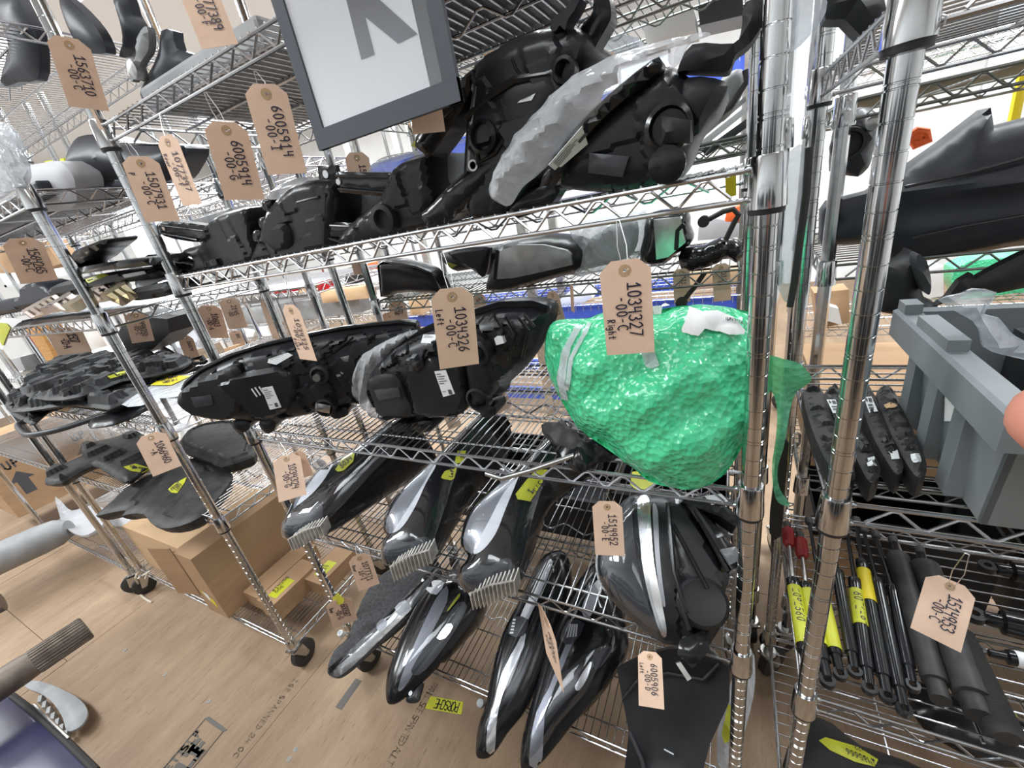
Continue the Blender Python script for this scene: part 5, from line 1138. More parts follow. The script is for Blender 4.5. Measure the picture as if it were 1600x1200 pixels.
for lab, a, b, r in (('black damper lying crosswise with a ribbed neck', (1556, 888), (1660, 905), .020), ('black damper lying crosswise under the first one', (1538, 965), (1680, 1000), .022), ('thin damper with a white end label', (1545, 1020), (1680, 1050), .012)):
    p, q = atZ(*a, zc+r), atZ(*b, zc+r); d = unit(q-p); L = np.linalg.norm(q-p)
    t = thing('shock_absorber', lab, 'damper', (p+q)/2-np.array([0, 0, r]), 'dampers lying crosswise')
    MB().lathe(p, d, [(0, r*.5), (.004, r*.55), (.02, r*.55), (.022, r*.95), (.06, r), (L, r)], 18).build('cylinder', 'black_gloss', t)
    MB().lathe(p-d*.012-np.array([0, 0, .006]), (0, 0, 1), [(0, r*.3), (0, r*.7), (.012, r*.7), (.012, r*.3), (0, r*.3)], 14, False).build('end_eye', 'black', t)
    if 'white' in lab: MB().lathe(p+d*.03, d, [(0, r*1.02), (0, r*1.06), (.03, r*1.06), (.03, r*1.02)], 16, False).build('label_sticker', 'label', t)
pz = PZ(C0+.02); px = [(1236, 1150), (1262, 1120), (1300, 1130), (1345, 1165), (1420, 1190), (1480, 1240), (1240, 1240)]
t = thing('bumper_corner', 'dark bumper corner with yellow tape numbered 1485666, on the lowest shelf', 'bumper', base_of(pz, px)); _, b = pillow('body', pz, pz.trace(px), dome(.06, .05), lambda d, x, y: .01+0*d, 'black_matte', t, .014, 2)
tp = decal('tape_label', b, [(1280, 1158), (1290, 1153), (1340, 1168), (1372, 1188), (1366, 1198), (1335, 1190), (1296, 1172)], 'tape_y', t, .002)
if tp: pxwrite(b, (1366, 1190), (-1, -.42), (.35, 1), '1485666', 9, 1.2, 'ink', tp, .004); pxwrite(b, (1348, 1172), (-1, -.4), (.35, 1), '-22', 7, 1, 'ink', tp, .004)
pz = PZ(C0+.03); px = [(1420, 1060), (1480, 1075), (1600, 1120), (1640, 1180), (1560, 1190), (1470, 1150), (1430, 1110)]
t = thing('bumper_corner', 'black plastic piece with olive tape under the struts', 'bumper', base_of(pz, px)); _, b = pillow('body', pz, pz.trace(px), dome(.05, .05), lambda d, x, y: .02+0*d, 'black_gloss', t, .014, 2)
decal('tape_label', b, [(1560, 1100), (1590, 1105), (1600, 1120), (1570, 1125)], 'olive', t, .002)
# actuators on the waist-high shelf: narrow dusty control modules
GA = 'control modules side by side'
za = C2+.006
for lab, px, lab2 in (('dusty black control module nearest the shelf side', [(1254, 612), (1282, 606), (1296, 640), (1330, 720), (1336, 748), (1318, 752), (1300, 735), (1272, 680)], None), ('dusty black control module with a barcode label behind the post', [(1288, 615), (1308, 602), (1330, 640), (1362, 700), (1376, 735), (1366, 752), (1354, 748), (1330, 700), (1302, 650)], [(1292, 625), (1306, 625), (1312, 646), (1302, 646)]),
    ('dusty black control module with a large barcode label', [(1344, 605), (1358, 602), (1376, 640), (1404, 705), (1412, 730), (1402, 742), (1388, 724), (1368, 690), (1350, 645)], [(1350, 621), (1362, 620), (1372, 643), (1358, 645)]), ('dusty black control module with a pale oval boss', [(1370, 612), (1384, 602), (1398, 612), (1416, 650), (1442, 705), (1448, 735), (1436, 747), (1420, 730), (1398, 690), (1376, 640)], None)):
    pl = PZ(za+.03); t = thing('control_module', lab, 'module', base_of(pl, px)-np.array([0, 0, .03]), GA)
    _, b = pillow('case', pl, pl.trace(px), lambda d, x, y: .006*(1-np.exp(-d/.006))+cells(len(lab), .012, .006, .5)(x, y)*(d > .006), lambda d, x, y: .03+0*d, 'dusty_black', t, .004, 2, None, 28)
    if lab2: sticker(t, b, lab2, [(.15, .35, .1, .3), (.5, .9, .1, .35), (.2, .8, .5, .6), (.2, .8, .7, .8)])
    P = np.array(px); cxy = P.mean(0)
    e = P[np.argmax(P[:, 1])]
    decal('pale_patch', b, [(e[0]-12, e[1]-36), (e[0]-2, e[1]-38), (e[0]+2, e[1]-24), (e[0]-8, e[1]-23)], 'label', t, .002)
    decal('socket_hole', b, [(e[0]-24, e[1]-58), (e[0]-12, e[1]-62), (e[0]-6, e[1]-48), (e[0]-18, e[1]-44)], 'black_ring', t, .002)
    if 'oval' in lab: decal('oval_boss', b, [(1384, 634), (1392, 631), (1401, 634), (1398, 639), (1388, 639)], 'card_light', t, .003, 3, 2)
# grey bin
t = thing('plastic_bin', 'grey plastic tote with a stepped rim, on the waist-high shelf', 'bin', (.40, .09, za))
x0, x1, y0, y1, z0, z1 = .212, .60, -.062, .235, za, za+.165
m = MB(); th = .006
m.box((x0+.014, y0+.042, z0), (x1-.012, y1-.012, z0+th))
for (a, b) in (((x0, y0), (x0, y1)), ((x1, y0), (x1, y1))):
    s = 1 if a[0] == x0 else -1
    m.add([(a[0]+s*.014, y0+.040, z0), (a[0]+s*.014, y1-.014, z0), (a[0], y1, z1), (a[0], y0, z1), (a[0]+s*(.014+th), y0+.040, z0), (a[0]+s*(.014+th), y1-.014, z0), (a[0]+s*th, y1, z1), (a[0]+s*th, y0, z1)], [(0, 1, 2, 3), (7, 6, 5, 4), (3, 2, 6, 7), (0, 3, 7, 4), (1, 5, 6, 2)])
for y in (y0, y1):
    s = 1 if y == y0 else -1
    m.add([(x0+.014, y+s*(.040 if s > 0 else .014), z0), (x1-.014, y+s*(.040 if s > 0 else .014), z0), (x1, y, z1), (x0, y, z1), (x0+.014, y+s*((.040 if s > 0 else .014)+th), z0), (x1-.014, y+s*((.040 if s > 0 else .014)+th), z0), (x1, y+s*th, z1), (x0, y+s*th, z1)], [(0, 1, 2, 3), (7, 6, 5, 4), (3, 2, 6, 7), (0, 3, 7, 4), (1, 5, 6, 2)])
m.build('tub', 'grey_bin', t, 20)
m = MB()
xa, xb, ya, yb, zl, zt = x0-.020, x1+.020, y0-.020, y1+.020, z1-.032, z1+.010; i_ = .026
R0 = [(xa, ya, zl), (xb, ya, zl), (xb, yb, zl), (xa, yb, zl)]; R1 = [(xa, ya, zt-.004), (xb, ya, zt-.004), (xb, yb, zt-.004), (xa, yb, zt-.004)]; R2 = [(xa+.004, ya+.004, zt), (xb-.004, ya+.004, zt), (xb-.004, yb-.004, zt), (xa+.004, yb-.004, zt)]
R3 = [(xa+i_, ya+i_, zt), (xb-i_, ya+i_, zt), (xb-i_, yb-i_, zt), (xa+i_, yb-i_, zt)]; R4 = [(p[0], p[1], z1-.03) for p in R3]
V = R0+R1+R2+R3+R4; F = [(k*4+i, k*4+(i+1) % 4, k*4+4+(i+1) % 4, k*4+4+i) for k in range(4) for i in range(4)]; m.add(V, F)
m.build('rim', 'grey_bin', t, 0)
for (ya, yb) in ((y1-.014, y1+.016), (.07, .17)): MB().box((x0-.016, ya, z1+.0095), (x0+.004, yb, z1+.024)).build('rim_step', 'grey_bin', t, 0)
for y in (.02, .10, .18): MB().box((x0-.004, y, z0+.004), (x0+.013, y+.03, z1-.036)).build('side_rib', 'grey_bin', t, 0)
m = MB(); m.add([(x0+.0055, .055, z0+.09), (x0+.0030, .085, z0+.115), (x0+.0030, .10, z0+.11), (x0+.006, .09, z0+.07)], [(0, 1, 2, 3)]); m.build('torn_label', 'paper', t, 0)
p2 = PX(.33)
t = thing('tail_light', 'dark panel with a red lower strip standing inside the grey tote', 'car part', (.43, .16, za+.01)); MB().box((.30, .14, za+.01), (.56, .19, za+.16)).build('panel', 'black_matte', t, 0); MB().box((.30, .132, za+.06), (.56, .139, za+.08)).build('red_strip', 'red_plastic', t, 0)
p2 = PY(.10); px = [(1465, 468), (1500, 458), (1522, 452), (1556, 456), (1546, 478), (1538, 492), (1562, 498), (1580, 520), (1600, 532), (1640, 550), (1640, 566), (1600, 562), (1562, 552), (1534, 540), (1530, 520), (1520, 502), (1500, 490)]
t = thing('plastic_bag', 'twisted clear plastic bag standing in the grey tote', 'bag', base_of(p2, px)); pillow('body', p2, p2.trace(px), lambda d, x, y: .03*(1-np.exp(-d/.02))+.006*np.sin(x*140+y*90), lambda d, x, y: .02*(1-np.exp(-d/.02)), 'film_thick', t, .010, 2)
# cardboard under the waist-high shelf
carton('plain carton with a white label behind the struts', (.17, .60, .71), (.95, .96, .93), 'card', seam=False, grp='cartons behind the struts')
carton('small carton leaning in the corner behind the red bellows', (.155, .56, .26), (.30, .70, .45), 'card', seam=False, grp='cartons behind the struts')
p2 = PY(.33); px = [(1216, 690), (1232, 690), (1226, 760), (1220, 835), (1202, 830), (1208, 760)]
t = thing('rubber_flap', 'black rubber flap hanging behind the shelf leg', 'flap', base_of(p2, px)); pillow('body', p2, p2.trace(px), lambda d, x, y: .006+0*d, lambda d, x, y: .006+0*d, 'rubber', t, .012, 2)
# black-edged clear strip and film hanging between the two units
p2 = PY(.20); px = [(1232, 238), (1264, 230), (1260, 300), (1250, 380), (1242, 440), (1236, 476), (1216, 452), (1222, 380), (1228, 300)]
t = thing('wiper_pack', 'long clear plastic sleeve with a black spine, hanging between the posts', 'sleeve', base_of(p2, px)); pillow('sleeve', p2, p2.trace(px), lambda d, x, y: .006*(1-np.exp(-d/.01)), lambda d, x, y: .004+0*d, 'film_thick', t, .010, 2)
bar('spine', t, p2, [(1264, 230), (1260, 300), (1249, 380), (1241, 440), (1234, 478)], .005, .004, 'rubber')
p2 = PY(.22); px = [(1228, -10), (1286, -10), (1290, 20), (1270, 50), (1236, 82), (1230, 60)]
t = thing('plastic_bag', 'stiff clear film sheet hanging high between the two units', 'bag', base_of(p2, px)); pillow('body', p2, p2.trace(px), lambda d, x, y: .008*(1-np.exp(-d/.01)), lambda d, x, y: .004+0*d, 'film_thick', t, .012, 2)
# ---- on the unit behind: mirrors
GM = 'door mirrors on the shelf behind'
p2 = PY(.60); px = [(599, 464), (596, 430), (594, 412), (602, 407), (625, 408), (655, 416), (674, 424), (684, 438), (692, 454), (680, 458), (640, 456), (615, 460)]
t = thing('door_mirror', 'black mirror cap standing like a half dome', 'mirror', base_of(p2, px), GM); pillow('cap', p2, p2.trace(px), dome(.03, .012), lambda d, x, y: .05+0*d, 'black', t, .010, 2); bar('edge', t, p2, [(600, 462), (595, 414), (603, 408), (655, 417), (676, 426), (692, 454)], .005, .012, 'black_gloss')
p2 = PY(.58); px = [(760, 452), (768, 420), (778, 392), (790, 378), (850, 368), (900, 374), (918, 384), (924, 398), (916, 412), (905, 424), (870, 434), (820, 448), (790, 456)]
t = thing('door_mirror', 'black door mirror with its glass facing out, tapered to one end', 'mirror', base_of(p2, px), GM); _, b = pillow('casing', p2, p2.trace(px), dome(.05, .015), lambda d, x, y: .06+0*d, 'black', t, .010, 2)
pp('mirror_glass', t, p2, [(786, 430), (790, 388), (820, 378), (860, 378), (895, 386), (902, 392), (903, 408), (860, 418), (815, 428)], .056, -.040, 'mirror', .001, .02, 0)
bar('glass_edge', t, p2, [(786, 430), (791, 385)], .005, .058, 'black_gloss')
p2 = PY(.66); px = [(690, 396), (760, 388), (790, 384), (775, 410), (762, 430), (740, 420), (715, 424), (700, 415)]
t = thing('door_mirror', 'dark mirror base with an olive sticker, behind the others', 'mirror', base_of(p2, px), GM); _, b = pillow('base', p2, p2.trace(px), dome(.03, .01), lambda d, x, y: .08+0*d, 'black_matte', t, .012, 2); decal('sticker', b, [(674, 414), (690, 406), (715, 414), (700, 421), (682, 422)], 'olive', t, .003)
pp('cover', t, PY(.62), [(700, 395), (760, 385), (765, 400), (757, 432), (740, 422)], .01, .02, 'black', .008)
p2 = PY(.57); px = [(1000, 410), (1006, 370), (1010, 340), (1030, 330), (1072, 332), (1076, 355), (1082, 370), (1078, 382), (1055, 398), (1038, 412)]
t = thing('door_mirror', 'black door mirror with a pale glass beside the loose wiring', 'mirror', base_of(p2, px), GM); _, b = pillow('casing', p2, p2.trace(px), dome(.045, .012), lambda d, x, y: .06+0*d, 'black_gloss', t, .010, 2)
pp('mirror_glass', t, p2, [(1030, 400), (1026, 340), (1066, 336), (1070, 360), (1074, 374), (1048, 396)], .051, -.035, 'mirror', .001, .02, 0); bar('inner_edge', t, p2, [(1060, 385), (1062, 356), (1072, 346)], .005, .05, 'black')
p2 = PY(.58); px = [(895, 430), (905, 390), (890, 360), (920, 346), (960, 338), (1002, 332), (1006, 360), (998, 400), (985, 412), (950, 420), (925, 428)]
t = thing('plastic_bag', 'bagged grey mirror in clear plastic between the mirrors', 'bag', base_of(p2, px)); pillow('body', p2, p2.trace(px), lambda d, x, y: .05*(1-np.exp(-d/.03))+.006*np.sin(x*110+y*70), lambda d, x, y: .06+0*d, 'film_thick', t, .010, 2); pp('contents', t, PY(.62), [(905, 420), (915, 380), (960, 350), (995, 345), (990, 395), (950, 412)], .02, .03, 'grey_part', .02)
p2 = PY(.57); px = [(1064, 392), (1100, 386), (1125, 374), (1160, 380), (1166, 398), (1150, 410), (1135, 402), (1120, 412), (1095, 420), (1070, 424), (1062, 412)]
t = thing('wiring_part', 'black glossy mirror motor with a dangling cable', 'car part', base_of(p2, px)); pillow('motor', p2, p2.trace(px), lambda d, x, y: .03*(1-np.exp(-d/.012))+.004*np.sin(x*200), lambda d, x, y: .04+0*d, 'black_gloss', t, .008, 2)
bar('cable', t, p2, [(1134, 374), (1148, 345), (1154, 335), (1146, 326), (1130, 330), (1108, 342)], .006, .01, 'rubber'); bar('cable', t, p2, [(1102, 424), (1085, 448), (1070, 466)], .006, .01, 'rubber'); disc('plug', t, p2, 1100, 345, [(-.01, .012), (.02, .013), (.022, .008)], 'rubber', 12); disc('plug', t, p2, 1066, 470, [(0, .014), (.025, .014), (.027, .009)], 'rubber', 12)
p2 = PY(.5); o = MB().obox(atY(1134, 310, .15), (.013, 0, .002), (0, .004, 0), (-.001, 0, .026)).build('yellow_clip', 'yellow', smooth=0); setp(o, 'small yellow tag clipped near the eye-level shelf rail', 'clip')
p2 = PY(.62); px = [(1105, 190), (1115, 150), (1128, 122), (1150, 108), (1164, 112), (1166, 130), (1150, 165), (1130, 188)]
t = thing('door_mirror', 'grey-rimmed mirror leaning behind the bagged headlight', 'mirror', base_of(p2, px), GM); _, b = pillow('casing', p2, p2.trace(px), dome(.02, .01), lambda d, x, y: .03+0*d, 'grey_part', t, .010, 2); bar('edge', t, p2, [(1118, 186), (1142, 168), (1166, 130), (1164, 112)], .006, .02, 'rubber')
for i, px in enumerate(([(1086, 215), (1165, 150), (1166, 158), (1090, 222)], [(1090, 225), (1165, 166), (1166, 176), (1096, 232)], [(1096, 236), (1166, 186), (1166, 200), (1104, 244)])):
    p2 = PY(.66+.03*i); o, _ = pillow('trim_strip', p2, p2.trace(px), rb(.006, .003), rb(.01, .003), ('pale_part', 'label', 'grey_bezel')[i], None, .012, 0); setp(o, ('pale grey', 'white', 'dark grey')[i]+' trim strip leaning behind the bagged headlight', 'trim strip')
# ---- bumper and parts behind the struts
p2 = PY(.56); px = [(1284, 384), (1286, 330), (1296, 316), (1360, 300), (1420, 262), (1480, 220), (1548, 168), (1553, 198), (1600, 186), (1680, 165), (1680, 360), (1600, 382), (1520, 396), (1440, 408), (1400, 412), (1370, 380)]
t = thing('bumper', 'long dark blue-black bumper with moulded creases, lying on the shelf behind the struts', 'bumper', base_of(p2, px)); _, b = pillow('skin', p2, p2.trace(px), lambda d, x, y: .05*(1-np.exp(-d/.03))+.014*np.exp(-((y-1.405+.05*x)/.012)**2)-.012*np.exp(-((y-1.35)/.02)**2), lambda d, x, y: .05+0*d, 'bumper_blue', t, .012, 0)
bar('crease', t, p2, [(1412, 366), (1480, 350), (1600, 328)], .003, .052, 'black'); bar('crease', t, p2, [(1400, 290), (1500, 268), (1600, 240)], .003, .054, 'black')
p2 = PY(.60); px = [(1302, 268), (1304, 230), (1312, 190), (1330, 172), (1358, 168), (1372, 190), (1366, 232), (1356, 262), (1340, 276), (1320, 272)]
t = thing('engine_mount', 'grey cast mount with a dark round hole, above the bumper end', 'mount', base_of(p2, px)); pillow('casting', p2, p2.trace(px), lambda d, x, y: .03*(1-np.exp(-d/.012))+.006*np.sin(x*160)*np.sin(y*140), lambda d, x, y: .05+0*d, 'grey_bezel', t, .010, 2); disc('bore', t, p2, 1320, 226, [(.03, .03), (.04, .028), (.04, .022), (.02, .02)], 'black_ring', 20); disc('boss', t, p2, 1354, 195, [(.03, .014), (.05, .012), (.052, .006)], 'zinc', 14)
p2 = PY(.40); px = [(1378, 488), (1380, 440), (1386, 415), (1404, 410), (1420, 398), (1424, 392), (1434, 400), (1440, 430), (1440, 452), (1446, 468), (1464, 476), (1462, 486), (1420, 488)]
t = thing('rubber_mount', 'black rubber mount with a round flange beside the post', 'mount', base_of(p2, px)); pillow('body', p2, p2.trace(px), dome(.03, .015), lambda d, x, y: .04+0*d, 'black_matte', t, .010, 2); pp('flange', t, p2, [(1418, 396), (1424, 391), (1434, 402), (1440, 430), (1438, 450), (1428, 444), (1420, 420)], .05, -.01, 'grey_bezel', .006)
p2 = PY(.50); px = [(1462, 478), (1480, 466), (1500, 440), (1520, 428), (1524, 436), (1560, 416), (1600, 396), (1660, 380), (1660, 430), (1600, 450), (1560, 458), (1520, 456), (1490, 470)]
t = thing('bracket', 'black ragged mudguard bracket under the bumper', 'bracket', base_of(p2, px)); pillow('body', p2, p2.trace(px), lambda d, x, y: .015*(1-np.exp(-d/.01)), lambda d, x, y: .02+0*d, 'black_matte', t, .010, 0)
for lab, px, m_ in (('dark round cap on the highest shelf by the post', [(1290, 30), (1296, -10), (1380, -10), (1376, 40), (1350, 60), (1320, 30)], 'black_matte'), ):
    p2 = PY(.25); t = thing('car_part', lab, 'car part', base_of(p2, px)); pillow('body', p2, p2.trace(px), dome(.04, .03), lambda d, x, y: .04+0*d, m_, t, .014, 2)
m = MB(); m.tube([atY(1583, 192, 1.2), atY(1604, 90, 1.2)], .012, 8); setp(m.build('yellow_strap', 'yellow'), 'bright yellow bar standing behind the bumper', 'bar')
m = MB(); m.tube([atY(u, v, 1.0) for u, v in ((1420, 215), (1432, 206), (1446, 208), (1450, 218), (1430, 226), (1422, 218), (1440, 212))], .012, 8); setp(m.build('orange_cable', 'orange'), 'coil of orange cable behind the bumper', 'cable')
# ---- clutter on the shelves across the aisle
def bit(name, label, cat, px, y, m_, th=.12, grp=None, sm=0):
    p2 = PY(y); o, b = pillow(name, p2, p2.trace(px), rb(.01, .008), lambda d, x, y: th+0*d, m_, None, .05, sm); setp(o, label, cat, grp); return o, b
GC = 'things on the shelves across the aisle'
for row in (
 ('white_board', 'white board leaning across the aisle', 'board', [(352, 452), (404, 444), (410, 462), (360, 468)], 2.1, 'paper'), ('grey_box', 'grey box with red print across the aisle', 'box', [(306, 452), (352, 448), (354, 464), (336, 472), (310, 470)], 2.1, 'pale_part'),
 ('foam_tube', 'long pale foam tube across the aisle', 'foam', [(366, 466), (470, 452), (580, 444), (582, 456), (470, 466), (368, 478)], 2.25, 'pale_part'), ('wrapped_bar', 'long bar in grey bubble wrap with yellow tape', 'bar', [(368, 484), (470, 470), (560, 464), (566, 488), (470, 500), (374, 508)], 2.12, 'grey_part'),
 ('tail_light', 'dark red tail light across the aisle', 'tail light', [(416, 446), (430, 438), (452, 436), (458, 456), (420, 460)], 2.05, 'red_plastic'), ('cardboard_box', 'tan carton beside the dark red tail light', 'box', [(464, 438), (490, 434), (494, 456), (468, 458)], 2.05, 'card_light'), ('red_box', 'bright red wrapper beside the tan carton', 'box', [(492, 432), (510, 430), (516, 452), (498, 454)], 2.05, 'red_plastic'),
 ('cardboard_box', 'orange carton on a white box across the aisle', 'box', [(574, 412), (596, 409), (597, 419), (576, 422)], 2.1, 'orange'), ('white_box', 'white box under the orange carton', 'box', [(576, 422), (598, 419), (600, 448), (582, 450)], 2.1, 'paper'), ('dark_part', 'dark moulding beside the white box', 'car part', [(540, 420), (556, 416), (560, 446), (540, 450)], 2.1, 'black_matte'), ('beige_panel', 'beige folded panel below the white box', 'panel', [(500, 456), (570, 447), (574, 466), (505, 474)], 2.0, 'card_light'),
 ('cardboard_box', 'yellow-buff carton hung before the blue beam', 'box', [(638, 468), (656, 465), (659, 491), (642, 493)], 1.93, 'card_light'), ('cardboard_box', 'long tan carton with a white label above the blue beam', 'box', [(1072, 428), (1158, 420), (1158, 444), (1080, 454)], 2.05, 'card_light'),
 ('orange_box', 'orange box end far behind the wiring', 'box', [(1136, 330), (1162, 320), (1162, 344), (1132, 348)], 2.05, 'orange'), ('grey_fleece', 'grey fleece bundle on the rack behind the wiring', 'bundle', [(1092, 352), (1120, 342), (1162, 350), (1162, 370), (1090, 376)], 2.05, 'pale_part'), ('white_strips', 'bundle of white and clear plastic strips on the blue rack', 'bundle', [(872, 470), (890, 455), (920, 450), (926, 465), (900, 480), (880, 486)], 2.05, 'paper'),
 ('cardboard_box', 'plain carton low across the aisle by the far post', 'box', [(350, 545), (374, 538), (380, 562), (356, 566)], 1.9, 'card'), ('white_wrapping', 'loose white wrapping across the aisle', 'wrapping', [(336, 522), (366, 512), (398, 518), (392, 540), (350, 545)], 2.1, 'paper'), ('white_box', 'white printed box far behind the long headlight', 'box', [(402, 512), (416, 510), (424, 530), (408, 534)], 2.1, 'paper'),
 ('white_wrapping', 'crumpled white plastic behind the tilted pink tag', 'wrapping', [(86, 516), (150, 508), (168, 540), (150, 562), (100, 560)], .9, 'paper'), ('dark_part', 'big dark moulding behind the numbered tag', 'car part', [(184, 520), (205, 494), (262, 498), (266, 520), (240, 545), (205, 560)], .30, 'black_matte'), ('plastic_bag', 'cloudy bag leaning by the dark moulding', 'bag', [(234, 546), (258, 514), (284, 520), (284, 552), (250, 560)], .52, 'film_thick'),
 ('wooden_bar', 'orange-brown wooden bar standing left of the pink tag', 'bar', [(38, 508), (56, 504), (98, 582), (80, 586)], .52, 'wood'), ('dark_box', 'dark box with a small white label', 'box', [(32, 558), (52, 553), (68, 576), (36, 580)], .6, 'grey_bezel'), ('white_box', 'pale box left of the dark one', 'box', [(14, 562), (32, 558), (40, 578), (22, 582)], .6, 'pale_part'), ('cardboard_box', 'long brown carton behind the shaded tag', 'box', [(-10, 386), (70, 378), (96, 412), (60, 424), (-10, 428)], .5, 'card'),
 ('cardboard_box', 'brown carton seen through the wires right of the posts', 'box', [(1272, 458), (1326, 452), (1328, 504), (1278, 513)], 1.81, 'card'), ('white_box', 'white carton seen through the wires under the bumper', 'box', [(1440, 424), (1474, 416), (1474, 462), (1440, 468)], 2.10, 'paper'), ('bubble_wrap_roll', 'green bubble wrap roll seen through the wires', 'bubble wrap', [(1486, 440), (1492, 420), (1516, 408), (1640, 396), (1640, 452), (1500, 468)], 2.10, 'bubble'), ('wrapping', 'loose clear wrapping on the brown carton', 'wrapping', [(1288, 500), (1296, 478), (1310, 482), (1316, 508)], 1.75, 'paper'),
 ('cardboard_box', 'orange-tan carton high behind the big headlight', 'box', [(726, 78), (742, 44), (790, 38), (800, 66), (760, 84)], .85, 'card_light'), ('white_box', 'white carton high behind the bagged headlight', 'box', [(1004, 28), (1084, 10), (1088, 48), (1010, 66)], .85, 'paper'), ('plastic_bag', 'clear bag of small parts high behind the bagged headlight', 'bag', [(944, 70), (966, 52), (1000, 60), (998, 80), (950, 92)], .75, 'film_thick'), ('green_box', 'green wrapped bundle high behind the big headlight', 'bundle', [(800, 38), (860, 18), (866, 34), (806, 56)], .85, 'bubble_thin'), ('dark_box', 'dark crate high at the end of the mirror unit', 'box', [(1090, 10), (1160, -10), (1162, 24), (1094, 40)], .85, 'grey_bezel'),
 ('yellow_rag', 'olive-yellow rag behind the eye-level headlights', 'rag', [(642, 228), (650, 218), (668, 216), (678, 228), (660, 234)], .8, 'olive'), ('yellow_roll', 'yellow labelled roll far behind the folded sheet', 'roll', [(70, 252), (100, 247), (102, 256), (72, 260)], .6, 'tape_y')):
    bit(*row, grp=GC)
# ---- fingertip of whoever takes the picture
def camp(r, u, f): return CAM+cr*r+cu*u+fw*f
hand = bpy.data.meshes.new('hand'); hv = []; he = []; hr = []
def hp(p, r, link=None):
    hv.append(tuple(camp(*p))); hr.append(r); 
    if link is not None: he.append((link, len(hv)-1))
    return len(hv)-1
w0 = hp((.27, -.10, .02), .026); pm = hp((.235, -.055, .045), .030, w0)
for (k1, k2, k3, tip) in (((.190, -.010, .066), (.150, -.004, .074), (.118, -.005, .073), (.0872, -.0068, .070)), ((.196, -.030, .060), (.172, -.030, .066), (.156, -.034, .068), (.146, -.036, .068)), ((.200, -.050, .056), (.178, -.053, .064), (.162, -.058, .066), (.152, -.060, .066)), ((.208, -.070, .050), (.186, -.076, .058), (.172, -.080, .060), (.164, -.082, .060))):
    a = hp(k1, .0105, pm); b_ = hp(k2, .0088, a); c_ = hp(k3, .0088, b_); hp(tip, .0084, c_)
a = hp((.232, -.030, .020), .0115, pm); b_ = hp((.195, -.008, .004), .0100, a); hp((.168, .004, -.004), .0085, b_)
hand.from_pydata(hv, he, []); ho = bpy.data.objects.new('person_hand', hand); COL.objects.link(ho)
sk = ho.modifiers.new('skin', 'SKIN'); sk.use_smooth_shade = True
for i, r in enumerate(hr): hand.skin_vertices[0].data[i].radius = (r, r)
hand.skin_vertices[0].data[0].use_root = True
ss = ho.modifiers.new('subdivision', 'SUBSURF'); ss.levels = 2; ss.render_levels = 2
hand.materials.append(MAT['skin']); setp(ho, 'pink hand of the person with the camera, only a fingertip reaching into view', 'hand')
dg = bpy.context.evaluated_depsgraph_get(); me2 = bpy.data.meshes.new_from_object(ho.evaluated_get(dg)); ho.modifiers.clear(); ho.data = me2; ho.name = 'person_hand'
# ---- marks and tape on the plywood
def fl(o, ang, z=.0012):
    ca, sa = math.cos(ang), math.sin(ang); return lambda x, y: np.array([o[0]+ca*x-sa*y, o[1]+sa*x+ca*y, z])
o = MB().prism(PZ(.0008), [tuple(atZ(u, v, .0)[:2]) for u, v in ((664, 1107), (673, 1088), (724, 1097), (721, 1117))], 0, .0005).build('floor_tape', 'tape_y', smooth=0); setp(o, 'strip of yellow tape lettered PORSCHE on the plywood floor', 'tape')
p0, p1 = atZ(719, 1099, 0), atZ(680, 1092, 0); d = (p1-p0); L = np.linalg.norm(d[:2])
write('lettering', fl(p0, math.atan2(d[1], d[0]), .0016), 'PORSCHE', .028, .0032, 'ink', o, L/7/.030, 0, 0, .8)
a0 = atZ(676, 1068, 0); a1 = atZ(600, 1200, 0); d = a1-a0
def floor_print(txt, pa, pb, h, wd, m='stamp_faint'):
    p, q = atZ(*pa, 0), atZ(*pb, 0); d = q-p; L = np.linalg.norm(d[:2]); n = len(txt)
    o = write('printed_text', fl(p, math.atan2(d[1], d[0]), .0012), txt, h, wd, m, floor, L/n/h)
floor_print('PANEL SEE SPAN TED AULT', (676, 1066), (596, 1205), .022, .0026)
floor_print('ETISLP', (262, 1206), (322, 1136), .026, .006, 'stamp'); floor_print('LIF', (290, 1206), (334, 1152), .050, .016, 'stamp')
for a, b in (((320, 1124), (250, 1208)), ((348, 1144), (290, 1215))):
    p, q = atZ(*a, 0), atZ(*b, 0); MB().tube([p+[0, 0, .0008], q+[0, 0, .0008]], .0016, 4).build('printed_line', 'stamp', floor, 0)
p, q = atZ(319, 1123, 0), atZ(348, 1144, 0); MB().obox(p+[0, 0, .0003], q-p, [.012, .012, 0], [0, 0, .0006]).build('printed_bar', 'stamp', floor, 0)
floor_print('I SE SPANNED 24 OC', (460, 1060), (345, 1205), .020, .0024)
for a, b, w_ in (((556, 1060), (524, 1105), .03),):
    p, q = atZ(*a, 0), atZ(*b, 0); d = unit(q-p); s = np.array([-d[1], d[0], 0]); MB().obox(p+[0, 0, .0003], q-p, s*w_, [0, 0, .0006]).build('printed_bar', 'stamp', floor, 0)
for (u, v) in ((258, 1054), (326, 1096), (462, 1171), (452, 1186), (196, 1016)):
    p = atZ(u, v, 0); MB().lathe(p, (0, 0, 1), [(0, .008), (.0012, .008), (.0012, .003), (.0005, .003)], 12).build('screw_head', 'zinc', floor)
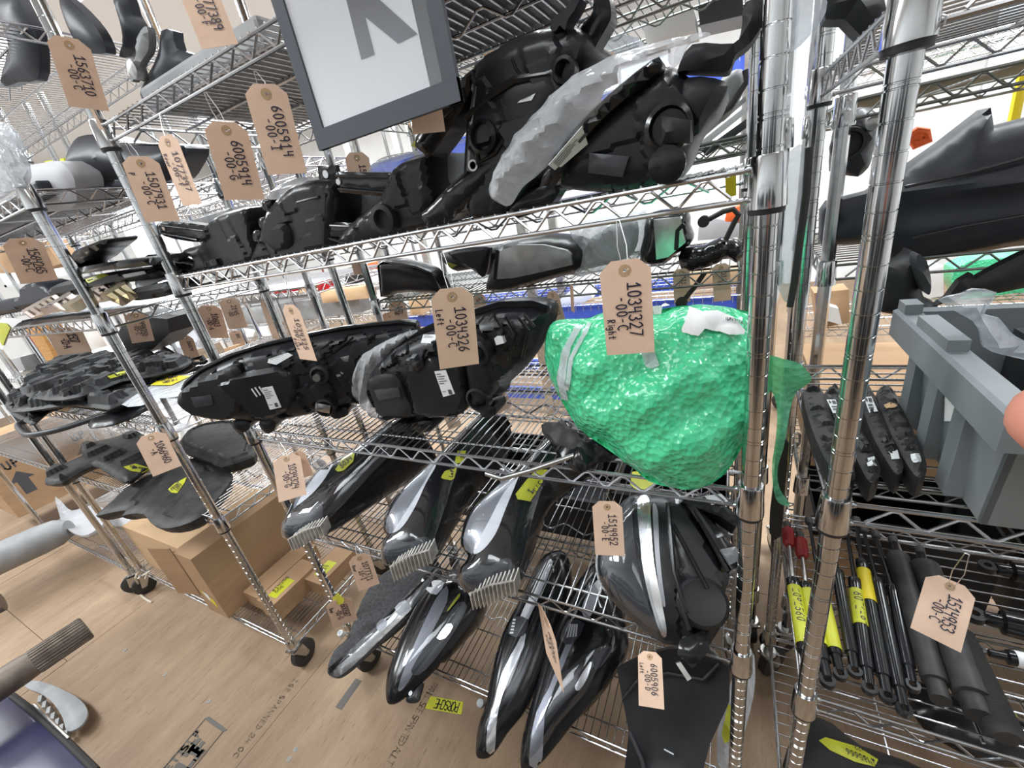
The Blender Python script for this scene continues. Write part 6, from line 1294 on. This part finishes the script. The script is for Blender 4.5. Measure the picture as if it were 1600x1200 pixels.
# ---- dark crates added low behind to block light, and an unseen added front-aisle row
def crate(label, lo, hi, m_, grp):
    t = thing('added_crate', label, 'crate', ((lo[0]+hi[0])/2, (lo[1]+hi[1])/2, lo[2]), grp)
    m = MB(); w_ = .008; (a, b, c), (d, e, g) = lo, hi
    m.box((a, b, c), (d, e, c+w_)); m.box((a, b, c+w_), (a+w_, e, g)); m.box((d-w_, b, c+w_), (d, e, g)); m.box((a+w_, b, c+w_), (d-w_, b+w_, g)); m.box((a+w_, e-w_, c+w_), (d-w_, e, g)); m.build('tub', m_, t, 0)
    MB().box((a-.008, b-.008, g-.03), (d+.008, b-.0002, g)).build('rim', m_, t, 0)
    return t
for i, (x, w_, h) in enumerate(((-1.10, .34, .24), (-.72, .30, .20), (-.38, .36, .26))): crate(('low black crate added at the far end of the floor-level shelf behind', 'black crate added in the middle of the floor-level shelf behind', 'tall black crate added behind the broad headlight')[i], (x, .60, .262), (x+w_, .95, .262+h), 'black_matte', 'crates added low on the unit behind')
for i, (x, w_, h) in enumerate(((-.42, .30, .22), (-.09, .13, .16))): crate(('black crate added behind the green parcel on the knee-high shelf', 'narrow black crate added at the end of the mirror unit')[i], (x, .62, .732), (x+w_, .96, .732+h), 'black_matte', 'crates added low on the unit behind')
for i, (x, w_, h) in enumerate(((.20, .40, .26), (.64, .40, .22))): crate(('black crate added under the plain carton', 'black crate added farther along under the plain carton')[i], (x, .62, .262), (x+w_, .96, .262+h), 'black_matte', 'crates added low on the unit behind')
for k, x in enumerate((-3.4, -1.9, -.4, 1.1)):  # added behind the camera so the chrome posts reflect something dark
    rack('unseen shelving unit added across the front aisle, number %s from the wall end' % ('four', 'three', 'two', 'one')[k], x, -2.55, WA, DA, (.2, .75, 1.3, 1.85), 2.2, hi=False, pitch=.04, group='unseen shelving units added across the front aisle')
    for j, z in enumerate((.2, .75, 1.3)):
        for q in range(2): crate('unseen black crate added on the shelving across the front aisle', (x+.05+q*.58, -2.5, z+.008), (x+.05+q*.58+.50, -2.14, z+.30+.06*((j+q+k) % 3)), 'black_matte', 'unseen crates added across the front aisle')
# ---- unseen cartons added on top to shade the front floor, flat parts on upper decks
def flat(label, lo, hi, m_, grp):
    o = MB().box(lo, hi).build('flat_panel', m_, smooth=0)
    mod = o.modifiers.new('bevel', 'BEVEL'); mod.width = .008; mod.segments = 2
    setp(o, label, 'panel', grp)
GTOP = 'unseen cartons added along the highest shelves'
for i, (x, y, z, w_, d, h) in enumerate(((-1.18, .02, 2.188, .55, .42, .30), (-.60, .02, 2.188, .56, .42, .34), (.13, .01, 2.158, .56, .42, .30), (.72, .01, 2.158, .56, .42, .34))):
    carton('unseen brown carton added on top of the %s' % ('headlight shelves beside the undertray unit', 'headlight shelves by the right post', 'strut shelves, left end', 'strut shelves, right end')[i], (x, y, z), (x+w_, y+d, z+h), 'card', grp=GTOP)
GF = 'flat parts on the upper wire decks'
flat('blue-grey flat panel lying on the wire deck over the eye-level headlights', (-1.12, .05, A4+.006), (-.72, .42, A4+.05), 'grey_part', GF)
flat('dark flat panel on the deck above the sign', (-.66, .10, A4+.006), (-.30, .44, A4+.06), 'black_matte', GF)
flat('black flat panel on the high deck above the brackets', (-2.66, -.04, B4+.006), (-2.10, .34, B4+.05), 'black_matte', GF)
flat('dark grey flat panel on the high deck by the corner post', (-2.05, -.02, B4+.006), (-1.60, .30, B4+.04), 'bumper_blue', GF)
